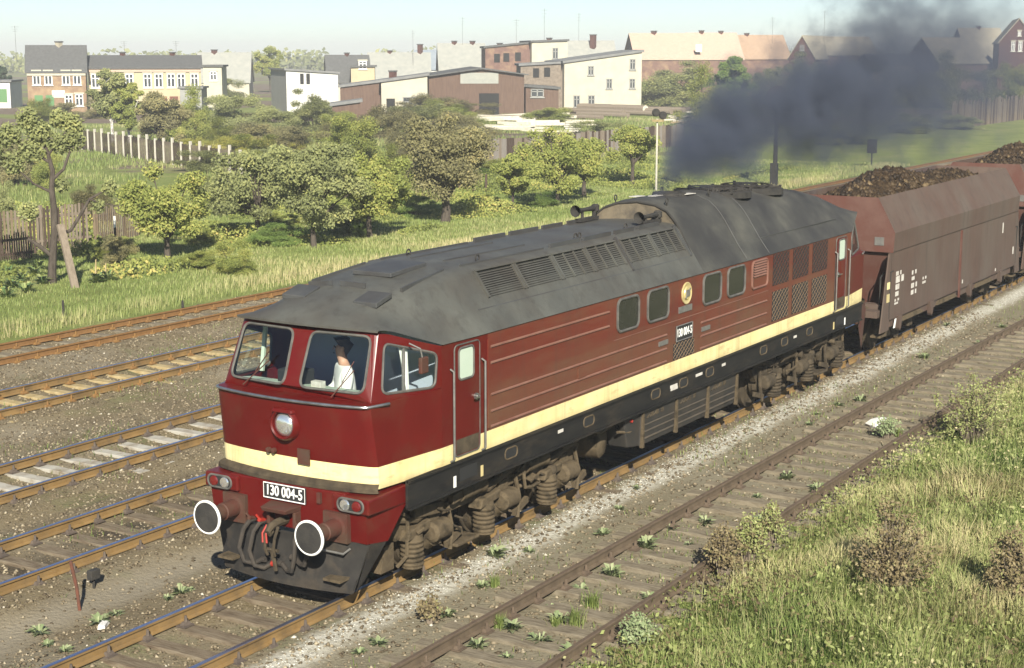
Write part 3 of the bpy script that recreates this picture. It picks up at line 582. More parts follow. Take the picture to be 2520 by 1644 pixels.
# ------------------------------------------------------------------ bogies and tanks
def spring(c, r, h, n, par, m):
    pf = []
    for k in range(n):
        z = -h/2+h*k/n; d = h/n; pf += [(z, r*.80), (z+d*.15, r*.98), (z+d*.5, r*1.04), (z+d*.8, r*.98), (z+d*.95, r*.80)]
    MB().revolve(c, (0, 0, 1), pf, 16).revolve(c, (0, 0, 1), [(h/2-.02, r*1.0), (h/2+.05, r*.9), (h/2+.08, r*.4)], 14).revolve(c, (0, 0, 1), [(-h/2-.06, r*.5), (-h/2-.02, r*.95), (-h/2+.01, r*.95)], 14).build('spring', m, par, smooth=True)
for e in (0, 1):
    X = lambda x: LL-x if e else x
    mm = M['dustyd'] if e else M['dusty']
    mb = MB()
    for sg in (-1, 1):
        y0, y1 = sorted((sg*.98, sg*1.10))
        mb.prism([(X(1.45), .95), (X(1.6), .62), (X(2.2), .72), (X(6.0), .72), (X(6.5), .60), (X(6.75), .90), (X(6.5), 1.0), (X(1.7), 1.05)][::-1 if e else 1], y0, y1)
    for xx in (1.6, 4.1, 6.5): mb.box(*sorted((X(xx), X(xx+.2))), -1.0, 1.0, .7, .95)
    bo = mb.build('bogie', mm, loco)
    for i, ax in enumerate((2.47, 4.32, 6.17)):
        for sg in (-1, 1):
            MB().revolve((X(ax), sg*.70, .525), (0, sg, 0), [(-.03, .56), (0, .56), (.01, .525), (.13, .525), (.13, .44), (.10, .42), (.10, .2), (.16, .14), (.16, 0)], 36).build('wheel', M['dustyd'], bo, smooth=True)
            if sg == 1: continue
            MB().revolve((X(ax), -.95, .53), (0, -1, 0), [(-.05, .25), (.12, .25), (.17, .20), (.22, .19), (.26, .12), (.27, 0)], 18).box(X(ax)-.26, X(ax)+.26, -1.10, -.98, .42, .70).box(X(ax)-.12, X(ax)+.12, -1.15, -1.0, .60, .86).revolve((X(ax), -1.2, .58), (1 if not e else -1, 0, 0), [(-.2, .10), (-.16, .15), (.18, .15), (.22, .10)], 14).build('axle_box', mm, bo, smooth=True)
        spring((X(ax-.53), -1.13, .40), .165, .40, 6, bo, mm)
        MB().hexa([(X(ax-.78), -1.24, .60), (X(ax-.25), -1.24, .66), (X(ax-.25), -1.0, .66), (X(ax-.78), -1.0, .60), (X(ax-.72), -1.24, .74), (X(ax-.2), -1.24, .80), (X(ax-.2), -1.0, .80), (X(ax-.72), -1.0, .74)]).build('spring_seat', mm, bo, bevel=.02)
        MB().tube([(X(ax-.85), -1.12, .92), (X(ax-.5), -1.16, .86), (X(ax+.1), -1.15, .98), (X(ax+.6), -1.1, 1.02)], [.05, .07, .055, .04], 8).build('brake_rod', mm, bo, smooth=True)
        MB().tube([(X(ax+.28), -1.22, .22), (X(ax+.36), -1.2, .55), (X(ax+.30), -1.16, .9)], .035, 6).beam((X(ax+.2), -1.2, .3), (X(ax+.62), -1.18, .42), .06, .10).build('brake_hanger', mm, bo)
    rc = random.Random(40+e)
    for k in range(26):
        cx, cz_ = rc.uniform(1.7, 6.7), rc.uniform(.62, 1.12); w1, h1 = rc.uniform(.05, .22), rc.uniform(.04, .14); yq = -rc.uniform(1.04, 1.30)
        if k % 3 == 0: MB().revolve((X(cx), yq, cz_), (0, -1, 0), [(-.08, h1*.6), (.03, h1*.6), (.05, h1*.35), (.06, 0)], 10).build('boss', mm if k % 2 else M['dustyd'], bo, smooth=True)
        elif k % 3 == 1: MB().beam((X(cx), yq, cz_), (X(cx+w1), yq+rc.uniform(-.05, .05), cz_+rc.uniform(-.12, .12)), .05, h1, up=(0, 1, 0)).build('bracket', mm, bo, bevel=.01)
        else: MB().tube([(X(cx), yq, cz_), (X(cx+.12), yq-.04, cz_-.06), (X(cx+.3), yq, cz_-rc.uniform(.05, .3))], .018, 6).build('pipe', M['dustyd'], bo)
    for xx in (3.35, 5.15):
        MB().revolve((X(xx), -1.17, .98), (1, 0, .08), [(-.32, .06), (-.30, .12), (-.05, .135), (.18, .135), (.22, .16), (.27, .16), (.30, .10)], 16).beam((X(xx-.5), -1.2, .93), (X(xx-.2), -1.2, .96), .05, .16).build('brake_cylinder', mm, bo, smooth=True)
    MB().tube([(X(4.75), -1.25, .92), (X(4.72), -1.27, .80), (X(4.75), -1.27, .66), (X(4.95), -1.26, .62), (X(5.2), -1.25, .64)], .028, 6).build('sand_pipe', M['dusty'], bo)
    MB().tube([(X(1.5), -1.2, 1.1), (X(1.75), -1.2, .95), (X(1.72), -1.2, .4), (X(1.62), -1.1, .25)], .03, 6).build('sand_pipe', M['dusty'], bo)
    MB().beam((X(1.85), -1.2, .98), (X(2.55), -1.2, .90), .10, .16).build('lever', mm, bo, bevel=.015)
    MB().beam((X(2.8), -1.2, .93), (X(3.2), -1.2, .98), .10, .14).build('lever', mm, bo, bevel=.015)
    MB().box(*sorted((X(2.85), X(3.45))), -1.28, -1.0, .22, .27).build('step_plate', mm, bo, bevel=.015)
    MB().hexa([(X(1.25), -1.1, .25), (X(1.55), -1.1, .25), (X(1.55), -.95, .25), (X(1.25), -.95, .25), (X(1.35), -1.1, .62), (X(1.55), -1.1, .62), (X(1.55), -.95, .62), (X(1.35), -.95, .62)]).build('sand_box', mm, bo)
mb = MB(); mb.hexa([(8.30, -1.42, .56), (12.36, -1.42, .56), (12.36, 1.42, .56), (8.30, 1.42, .56), (8.30, -1.45, 1.19), (12.36, -1.45, 1.19), (12.36, 1.45, 1.19), (8.30, 1.45, 1.19)])
tk = mb.build('fuel_tank', M['tank'], loco, bevel=.02)
for xx in (8.34, 9.66, 11.0, 12.32): MB().box(xx-.03, xx+.03, -1.475, -1.41, .53, 1.17).build('upright', M['dusty'], tk)
for a, b in ((8.40, 9.6), (9.72, 10.94), (11.06, 12.26)):
    for zz in (.67, .79, .91): MB().prism([(-1.45, zz-.008), (-1.41, zz-.02), (-1.41, zz+.02), (-1.446, zz+.01)], a, b, 'x').build('rib', mrib, tk)
    for k in range(3): MB().tube([(a+.1+k*.12, -1.447, 1.02), (a+.2+k*.12, -1.45, 1.07)], .012, 5).box(a+.25+k*.2, a+.36+k*.2, -1.45, -1.44, 1.02, 1.10).build('latch', M['dustyd'], tk)
MB().revolve((7.55, -.95, .78), (.25, -.96, 0), [(-.75, .2), (-.70, .31), (.10, .31), (.16, .24), (.18, .0)], 20).build('air_reservoir', M['dusty'], loco, smooth=True)
MB().tube([(6.75, -1.32, 1.14), (7.0, -1.34, 1.06), (7.3, -1.36, 1.10), (7.75, -1.36, 1.20)], .03, 6).tube([(7.7, -1.3, .92), (8.0, -1.36, .86), (8.3, -1.36, .90)], .025, 6).build('air_pipe', M['dusty'], loco)
fi = MB().revolve((8.02, -1.30, .98), (-.3, -.95, 0), [(-.1, .2), (.0, .2), (.02, .0)], 18).build('filler_guard', M['black'], loco, smooth=True)
MB().revolve((8.02, -1.36, 1.06), (0, -1, 0), [(0, .03), (.06, .03), (.07, 0)], 10).build('filler_cap', M['orange'], fi)
MB().hexa([(7.95, -1.36, .60), (8.30, -1.40, .56), (8.30, -1.0, .56), (7.95, -1.0, .60), (7.80, -1.36, 1.16), (8.30, -1.42, 1.18), (8.30, -1.0, 1.18), (7.80, -1.0, 1.16)]).build('battery_box', M['tank'], loco, bevel=.02)
MB().box(1.5, LL-1.5, -1.2, 1.2, 1.25, 1.50).build('underframe', M['dark'], loco)
# ------------------------------------------------------------------ second man in the cab
def skinned(name, verts, edges, rad, m, parent=None, sub=2):
    me = bpy.data.meshes.new(name); me.from_pydata(verts, edges, []); o = bpy.data.objects.new(name, me); C.objects.link(o)
    md = o.modifiers.new('skin', 'SKIN'); md.use_smooth_shade = True
    for i, r in enumerate(rad):
        r = r if isinstance(r, tuple) else (r, r); me.skin_vertices[0].data[i].radius = r; me.skin_vertices[0].data[i].use_root = (i == 0)
    sb = o.modifiers.new('sub', 'SUBSURF'); sb.levels = sub; sb.render_levels = sub
    dg = bpy.context.evaluated_depsgraph_get(); m2 = bpy.data.meshes.new_from_object(o.evaluated_get(dg))
    bpy.data.objects.remove(o); m2.materials.clear(); m2.materials.append(m); m2.polygons.foreach_set('use_smooth', [True]*len(m2.polygons))
    q = bpy.data.objects.new(name, m2); C.objects.link(q)
    if parent: q.parent = parent
    return q
# local frame: x forward for him, y to his left, z up; pelvis at 0, seated on a stool
body = [(0,0,0),(0,0,.22),(.01,0,.44),(.02,0,.54),(.05,0,.66),(.06,0,.76), (0,.18,.46),(.05,.25,.20),(.26,.14,.10),(.35,.10,.11), (0,-.18,.46),(.05,-.25,.20),(.26,-.13,.12),(.35,-.09,.13), (.12,.1,-.02),(.46,.11,-.02),(.44,.11,-.42),(.52,.11,-.46), (.12,-.1,-.02),(.46,-.11,-.02),(.44,-.11,-.42),(.52,-.11,-.46)]
bed = [(0,1),(1,2),(2,3),(3,4),(4,5),(2,6),(6,7),(7,8),(8,9),(2,10),(10,11),(11,12),(12,13),(0,14),(14,15),(15,16),(16,17),(0,18),(18,19),(19,20),(20,21)]
brad = [(.13,.12),(.12,.13),(.12,.15),.055,(.085,.075),(.07,.065),.06,.045,.034,.03,.06,.045,.034,.03,.085,.065,.045,.035,.085,.065,.045,.035]
man = skinned('person', body, bed, brad, M['skin'])
tag(man, 'dark-haired person in white shirt seated behind the cab windscreen', 'person')
man.location = (1.76, -.16, 2.39); man.rotation_euler = (0, 0, math.radians(140)); man.scale = (1.16,)*3
skinned('shirt', [(0,0,.02),(0,0,.22),(.01,0,.44),(.02,0,.50),(0,.18,.46),(.05,.25,.20),(.17,.185,.14),(0,-.18,.46),(.05,-.25,.20),(.17,-.18,.15)], [(0,1),(1,2),(2,3),(2,4),(4,5),(5,6),(2,7),(7,8),(8,9)], [(.15,.14),(.145,.155),(.14,.17),.075,.085,.07,.06,.085,.07,.06], M['shirt'], man)
skinned('trousers', [(0,0,.0),(.12,.1,-.02),(.46,.11,-.02),(.44,.11,-.40),(.12,-.1,-.02),(.46,-.11,-.02),(.44,-.11,-.40)], [(0,1),(1,2),(2,3),(0,4),(4,5),(5,6)], [.15,.105,.085,.07,.105,.085,.07], M['trous'], man)
skinned('hair', [(.03,0,.735),(.035,0,.80),(-.02,0,.70)], [(0,1),(0,2)], [(.093,.086),(.075,.07),(.07,.065)], M['hair'], man)
for sg in (1, -1):    # fingers: each a short chain rooted in the palm
    bx, by_, bz = (.36, .10*sg, .12)
    for k in range(4):
        q = skinned('finger', [(bx-.01, by_+(k-1.5)*.019, bz), (bx+.045, by_+(k-1.5)*.021, bz-.005), (bx+.07-.006*abs(k-1), by_+(k-1.5)*.02, bz-.035)], [(0,1),(1,2)], [.009,.009,.008], M['skin'], man, 1)
    skinned('thumb', [(bx-.03, by_-.03*sg, bz+.01), (bx+.01, by_-.055*sg, bz+.012), (bx+.035, by_-.05*sg, bz)], [(0,1),(1,2)], [.011,.010,.009], M['skin'], man, 1)
mb = MB(); mb.add([(.135,-.012,.70),(.155,0,.685),(.135,.012,.70),(.125,0,.735)], [(0,1,3),(1,2,3),(0,2,1)]); o = mb.build('nose', M['skin'], man, local=True)
mb = MB().revolve((.115,.03,.725),(1,0,0),[(0,.012),(.01,.009),(.013,0)],8).revolve((.115,-.03,.725),(1,0,0),[(0,.012),(.01,.009),(.013,0)],8).box(.128,.136,-.025,.025,.647,.655); mb.build('face_features', M['hair'], man, local=True)
mb = MB().revolve((.05,.082,.71),(0,1,0),[(0,.028),(.015,.022),(.018,0)],8).revolve((.05,-.082,.71),(0,-1,0),[(0,.028),(.015,.022),(.018,0)],8); mb.build('ear', M['skin'], man, local=True)
st = thing('driver_stool', 'dark cab stool under the seated person in the white shirt', 'stool', (1.76, -.16, 1.90))
MB().revolve((1.76, -.16, 2.17), (0, 0, 1), [(0, .17), (.07, .18), (.09, .15), (.09, 0)], 18).build('seat', M['dark'], st, smooth=True)
MB().cyl((1.76, -.16, 1.90), (1.76, -.16, 2.18), .035, 10).build('column', M['steel'], st)
# ------------------------------------------------------------------ ground
def vnoise(x, y, s, seed=0): return noise.noise(Vector((x*s+seed*17.3, y*s-seed*9.1, seed*3.7)))
TR = {'main': 0., 'second': 4.354, 'third': 7.904, 'fourth': 12.909, 'fifth': 17.323, 'siding': -3.539}
def gz(x, y):                             # height of the ground sheet
    if -6 < y < 20.5:
        z = -.205 + .025*vnoise(x, y, .9, 1) + .012*vnoise(x, y, 3.1, 2)
        d, c0 = min((abs(y-c), c) for c in TR.values())
        if .60 < d < 1.55 and c0 > -3: z = max(z, z+(.036+.012*vnoise(x, y, 2.2, 4))*min(1, (d-.60)/.2)*min(1, (1.55-d)/.2))
        if d < .62 and c0 > -1: z -= .03*min(1, (.62-d)/.15)
        if c0 < -3 and d < 1.4: z -= .028
        if d > 1.4: z -= min(.07, (d-1.4)*.12)
        if y < -4.6: z += min(1, (-4.6-y)/1.5)*(.10+.10*vnoise(x, y, .3, 5))
        if y > 19: z += -.09*(y-19)/1.5
        return z
    if y <= -6: return -.10 + .12*vnoise(x, y, .3, 5) + .03*vnoise(x, y, 1.1, 6)
    f = min(1, max(0, (200-abs(x-60))/100))
    return -.30 + (.06*vnoise(x, y, .12, 7) + .03*vnoise(x, y, .6, 8))*f
def axis(lo, hi, step, far_lo, far_hi):
    a = list(np.arange(lo, hi+1e-6, step)); s = step
    while a[-1] < far_hi: s *= 1.35; a.append(min(a[-1]+s, far_hi))
    s = step
    while a[0] > far_lo: s *= 1.35; a.insert(0, max(a[0]-s, far_lo))
    return a
gx, gy = axis(-8, 42, .25, -900, 1400), axis(-16, 31, .25, -900, 1400)
V = np.array([(x, y, gz(x, y)) for y in gy for x in gx]); nx = len(gx)
ii, jj = np.meshgrid(np.arange(nx-1), np.arange(len(gy)-1)); b = (jj*nx+ii).ravel()
gm = bpy.data.materials.new('ground_soil_and_grass'); gm.use_nodes = True
nt = gm.node_tree; pb = nt.nodes['Principled BSDF']; pb.inputs['Roughness'].default_value = .95; pb.inputs['Specular IOR Level'].default_value = .1
def mth(op, a, b=None, c=None):
    n = nd(nt, 'ShaderNodeMath', operation=op)
    for i, q in enumerate((a, b, c)):
        if q is None: continue
        if isinstance(q, (int, float)): n.inputs[i].default_value = q
        else: nt.links.new(q, n.inputs[i])
    return n.outputs[0]
def mixc(f, a, b):
    n = nd(nt, 'ShaderNodeMix', data_type='RGBA'); nt.links.new(f, n.inputs['Factor'])
    for k, q in (('A', a), ('B', b)):
        if isinstance(q, tuple): n.inputs[k].default_value = (*q, 1)
        else: nt.links.new(q, n.inputs[k])
    return n.outputs['Result']
sep = nd(nt, 'ShaderNodeSeparateXYZ'); geo = nd(nt, 'ShaderNodeNewGeometry'); nt.links.new(geo.outputs['Position'], sep.inputs[0])
wob = mth('MULTIPLY', mth('SUBTRACT', noise_fac(nt, .8, 5), .5), 1.4); Y = mth('ADD', sep.outputs['Y'], wob)
ball = mixc(noise_fac(nt, 14, 4), ramp(nt, noise_fac(nt, 1.1, 6), [(.32, (.092, .070, .038)), (.5, (.148, .116, .062)), (.68, (.220, .180, .105))]), (.16, .128, .074))
ball = mixc(ramp(nt, noise_fac(nt, 38, 2), [(.45, (0, 0, 0)), (.7, (1, 1, 1))]), ball, (.22, .18, .12))
ball = mixc(ramp(nt, noise_fac(nt, .28, 6), [(.46, (0, 0, 0)), (.66, (.75, .75, .75))]), ball, (.225, .195, .14))
ball = mixc(ramp(nt, noise_fac(nt, .5, 7), [(.54, (0, 0, 0)), (.68, (.6, .6, .6))]), ball, (.10, .12, .042))
def band(c, w0, w1, amt):
    r_ = nd(nt, 'ShaderNodeMapRange'); nt.links.new(mth('ABSOLUTE', mth('SUBTRACT', mth('ADD', sep.outputs['Y'], mth('MULTIPLY', wob, .35)), c)), r_.inputs[0]); r_.inputs[1].default_value = w0; r_.inputs[2].default_value = w1; r_.inputs[3].default_value = amt; r_.inputs[4].default_value = 0; return r_.outputs[0]
ball = mixc(band(2.45, .15, .6, .8), ball, (.235, .205, .15))
ball = mixc(mth('MULTIPLY', band(4.35, .3, .75, .85), ramp(nt, noise_fac(nt, .9, 5), [(.36, (0, 0, 0)), (.56, (1, 1, 1))])), ball, (.045, .036, .028))
greyz = mth('MULTIPLY', mth('LESS_THAN', Y, -1.0), mth('GREATER_THAN', Y, -4.6))
ball = mixc(mth('MULTIPLY', greyz, .55), ball, (.215, .195, .135))
lim = nd(nt, 'ShaderNodeMapRange'); nt.links.new(mth('ABSOLUTE', mth('ADD', mth('ADD', sep.outputs['Y'], mth('MULTIPLY', mth('SUBTRACT', noise_fac(nt, 1.1, 6), .5), .5)), 1.32)), lim.inputs[0]); lim.inputs[1].default_value = .08; lim.inputs[2].default_value = .34; lim.inputs[3].default_value = .95; lim.inputs[4].default_value = 0
ball = mixc(mth('MULTIPLY', lim.outputs[0], ramp(nt, noise_fac(nt, 9, 5), [(.30, (.25, .25, .25)), (.52, (1, 1, 1))])), ball, (.46, .44, .37))
grs = ramp(nt, noise_fac(nt, .35, 7), [(.3, (.15, .17, .045)), (.48, (.20, .235, .065)), (.6, (.24, .26, .085)), (.72, (.29, .265, .12))])
grs = mixc(ramp(nt, noise_fac(nt, 9, 5), [(.4, (0, 0, 0)), (.7, (.7, .7, .7))]), grs, (.085, .105, .028))
soil = mixc(ramp(nt, noise_fac(nt, .045, 5), [(.47, (0, 0, 0)), (.52, (1, 1, 1))]), grs, ramp(nt, noise_fac(nt, 1.4, 5), [(.35, (.13, .098, .07)), (.65, (.20, .155, .115))]))
fld = nd(nt, 'ShaderNodeMapRange'); nt.links.new(sep.outputs['Y'], fld.inputs[0]); fld.inputs[1].default_value = 36; fld.inputs[2].default_value = 46
grs = mixc(fld.outputs[0], grs, soil)
isb = mth('MULTIPLY', mth('LESS_THAN', Y, 19.35), mth('GREATER_THAN', Y, -4.45))
nt.links.new(mixc(isb, grs, ball), pb.inputs['Base Color'])
bp = nd(nt, 'ShaderNodeBump'); bp.inputs['Strength'].default_value = .9; bp.inputs['Distance'].default_value = .035
nt.links.new(noise_fac(nt, 16, 6), bp.inputs['Height']); nt.links.new(bp.outputs[0], pb.inputs['Normal'])
ground = obj('ground', npmesh('ground', V, np.stack([b, b+1, b+nx+1, b+nx], 1), gm, smooth=True)); tag(ground, kind='structure')

# ------------------------------------------------------------------ tracks
RP = [(-.062, -.16), (.062, -.16), (.062, -.149), (.012, -.132), (.008, -.045), (.034, -.034), (.034, -.006), (.026, 0), (-.026, 0), (-.034, -.006), (-.034, -.034), (-.008, -.045), (-.012, -.132), (-.062, -.149)]
def rail(par, y, x0, x1, mats, curve=None, step=None):
    xs = [x0, x1] if not curve else list(np.linspace(x0, x1, 40)); mb = MB()
    mb.rings([[(x, y+p[0]+(curve(x) if curve else 0), p[1]) for p in RP] for x in xs], True, True, True)
    for i in range(len(mb.f)):            # the running surface
        zs = [mb.v[k][2] for k in mb.f[i]]
        if min(zs) > -.007: mb.m[i] = 1
    return mb.build('rail', mats, par)
sleeper_me = {}
def sleeper_mesh(kind, m, seed):
    r = random.Random(seed); mb = MB(); L, W_, H = 1.27, .13, .14; z = -.172; n = 9; rs = []
    for i in range(n):
        yy = -L+2*L*i/(n-1); a = W_*(1+r.uniform(-.06, .06)); t = z+r.uniform(-.012, .004)
        rs.append([(-a, yy, z-H), (a, yy, z-H), (a, yy, t-.012), (a*.85, yy, t), (-a*.85, yy, t+r.uniform(-.006, 0)), (-a, yy, t-.012)])
    mb.rings(rs, True, True, True); me = bpy.data.meshes.new('sleeper'); me.from_pydata(mb.v, [], mb.f); me.materials.append(m); me.update(); return me
def plate_mesh(kind, m):
    mb = MB(); mb.box(-.09, .09, -.17, .17, -.178, -.16)
    for sg in (-1, 1):
        mb.hexa([(-.07, sg*.10-.035, -.16), (.07, sg*.10-.035, -.16), (.07, sg*.10+.035, -.16), (-.07, sg*.10+.035, -.16), (-.05, sg*.095-.02, -.115), (.05, sg*.095-.02, -.115), (.05, sg*.095+.02, -.115), (-.05, sg*.095+.02, -.115)])
        mb.cyl((0, sg*.105, -.12), (0, sg*.105, -.035), .028, 6, r1=.016)
    me = bpy.data.meshes.new('baseplate'); me.from_pydata(mb.v, [], mb.f); me.materials.append(m); me.update(); return me
curv = lambda x: -.0011*(max(0, x-6))**2*.25
def track(key, label, x0, x1, s0, s1, spacing, railm, sm, pm, curve=None, sink=0, tilt=.02):
    y = TR[key]; t = thing('railway_track', label, 'railway track', (s0, y, -.2), 'parallel tracks of the line')
    for dy in (-.7535, .7535): rail(t, y+dy, x0, x1, railm, curve)
    sms = [sleeper_mesh(key, sm, i) for i in range(3)]; pme = plate_mesh(key, pm); x = s0; r = random.Random(key)
    while x < s1:
        yy = y+(curve(x) if curve else 0)
        o = bpy.data.objects.new('sleeper', r.choice(sms)); C.objects.link(o); o.parent = t
        o.location = Vector((x+r.uniform(-.03, .03), yy+r.uniform(-.04, .04), r.uniform(-.012, .004)-sink))-BASES[t.name]; o.rotation_euler = (0, 0, r.uniform(-tilt, tilt))
        for dy in (-.7535, .7535):
            q = bpy.data.objects.new('baseplate', pme); C.objects.link(q); q.parent = o; q.location = (0, dy, .006+sink)
        x += spacing
    return t
bright = [M['railside'], M['railtop']]; rusty = [M['railrust'], M['railrust']]; dull = [mat('siding_rail_rust', (.092, .069, .047), (.135, .102, .068), scale=6, rough=.9, spec=.1), M['raildark']]
track('main', 'track that the train stands on, with polished rails and dark bolted sleepers', -40, 260, -6.0, 46, .66, bright, M['sleepw'], M['bolt'])
track('second', 'track with oily dark bed next to the train, beyond its front', -40, 300, -2.0, 9, .66, bright, M['sleepw'], M['bolt'], sink=.012)
track('third', 'track with thin pale concrete sleepers, second from the train', -40, 300, 0, 13, .66, bright, M['sleepc'], M['bolt'])
track('fourth', 'track with yellowish sandy sleepers, next to the far rusty track', -40, 300, 4.0, 20, .66, bright, M['sleepy'], M['chair'])
track('fifth', 'far track with orange rusty rails beside the grass', -40, 300, 7.0, 30, .66, rusty, M['sleepg'], M['chair'], sink=.01)
track('siding', 'weedy siding with brown rails beside the tall grass bank', -40, 80, -5.0, 40, .68, dull, M['sleepg'], M['raildark'], curve=curv, sink=-.004)

# ------------------------------------------------------------------ loose stones
NR = np.random.default_rng(5)
def inview(P, mg=.12, maxd=None):
    D = P-np.array(CAM); f = D@np.array(FWD); x = FPX*(D@np.array(RGT))/f/1260; y = FPX*(D@np.array(UPV))/f/822
    return (f > 1) & (abs(x) < 1+mg) & (abs(y) < 1+mg) & ((f < maxd) if maxd else True)
OCT_V = np.array([(1,0,0),(-1,0,0),(0,1,0),(0,-1,0),(0,0,1),(0,0,-.5)], float); OCT_F = np.array([(0,2,4),(2,1,4),(1,3,4),(3,0,4),(2,0,5),(1,2,5),(3,1,5),(0,3,5)])
def stones(name, n, region, smin, smax, m, keep=None, tintf=None, flat=.65):
    P = np.stack([NR.uniform(*region[0], n), NR.uniform(*region[1], n), np.zeros(n)], 1); P = P[inview(P)]
    if keep is not None: P = P[keep(P)]
    n = len(P); P[:, 2] = [gz(x, y) for x, y in P[:, :2]]
    s = NR.uniform(smin, smax, n)*NR.uniform(.6, 1.2, n); an = NR.uniform(0, 2*PI, n)
    Q = OCT_V[None]*(1+NR.uniform(-.35, .35, (n, 6, 3))) * s[:, None, None]; Q[:, :, 2] *= flat; Q[:, :, 1] *= .8
    c, q = np.cos(an)[:, None], np.sin(an)[:, None]
    X = Q[:, :, 0]*c-Q[:, :, 1]*q; Yy = Q[:, :, 0]*q+Q[:, :, 1]*c
    V = np.stack([X+P[:, :1], Yy+P[:, 1:2], Q[:, :, 2]+P[:, 2:3]+.1*s[:, None]], 2).reshape(-1, 3)
    F = (OCT_F[None]+6*np.arange(n)[:, None, None]).reshape(-1, 3)
    tn = np.repeat(NR.uniform(0, 1, n) if tintf is None else tintf(P), 8)
    o = obj(name, npmesh(name, V, F, m, tn)); return o
mst = leafmat('ballast_stone', [(0, (.065, .049, .029)), (.4, (.135, .106, .065)), (.8, (.22, .178, .115)), (.98, (.33, .28, .19)), (1, (.5, .46, .38))], 0)
mlm = leafmat('lime_stone', [(0, (.24, .22, .17)), (.5, (.42, .40, .33)), (1, (.68, .66, .59))], 0)
offrail = lambda P: np.all([abs(abs(P[:, 1]-c)-.7535) > .09 for c in TR.values()], 0)
g1 = stones('gravel', 150000, ((-6, 30), (-4.5, 19.3)), .012, .045, mst, lambda P: offrail(P) & ((abs(P[:, 1]-2.45) > .45) | (NR.uniform(0, 1, len(P)) < .25)) & ((P[:, 1] > -1.7) | (NR.uniform(0, 1, len(P)) < .6))); tag(g1, 'loose brown ballast stones between the tracks', 'gravel', kind='stuff')
g2 = stones('lime_gravel', 46000, ((-6, 42), (-1.95, -.85)), .007, .020, mlm, lambda P: abs(P[:, 1]+1.32+.16*np.array([vnoise(x, 0, .35, 3) for x in P[:, 0]])) < np.abs(NR.normal(0, .22, len(P))), flat=.5); tag(g2, 'strip of whitish crushed stone running along the train', 'gravel', kind='stuff')
rk = MB(); rs = []
for i, (z, r) in enumerate(((-.03, .20), (.06, .24), (.14, .17), (.18, .05))): rs.append([((r*(1+.22*math.sin(k*2.3+i)))*math.cos(k*PI/5)*1.4, (r*(1+.2*math.cos(k*1.7+i)))*math.sin(k*PI/5), z) for k in range(10)])
rk.rings(rs, True, True, True); rko = rk.build('boulder', M['stone'], smooth=True); rko.location = (14.97, -3.45, -.2); tag(rko, 'white boulder lying between the rails of the weedy siding', 'boulder')
wb = MB(); wb.hexa([(-.14, -.05, 0), (.15, -.06, 0), (.14, .05, 0), (-.12, .06, 0), (-.12, -.04, .07), (.12, -.04, .05), (.12, .04, .06), (-.1, .04, .08)]); wbo = wb.build('stone_chip', M['stone']); wbo.location = (-1.22, 1.62, -.25); wbo.rotation_euler = (0, 0, .6); tag(wbo, 'small white stone beside the near end of the polished rail', 'stone')
# rusty rod and dark wedge by the second track
rod = MB().tube([(-.92, 2.38, -.3), (-.90, 2.44, .05), (-.95, 2.48, .44)], [.022, .024, .022], 8).build('iron_rod', mat('rod_rust', (.13, .045, .025), (.09, .04, .025), scale=9, rough=.9)); tag(rod, 'thin rusty iron rod standing in the ballast', 'rod')
bk = thing('marker_block', 'small dark block on a short stake in the ballast', 'marker', (-.25, 2.80, -.28))
MB().box(-.33, -.16, 2.76, 2.86, -.08, .06).build('block', M['soot'], bk, bevel=.01); MB().cyl((-.25, 2.81, -.3), (-.25, 2.81, -.07), .02, 6).build('stake', M['soot'], bk)

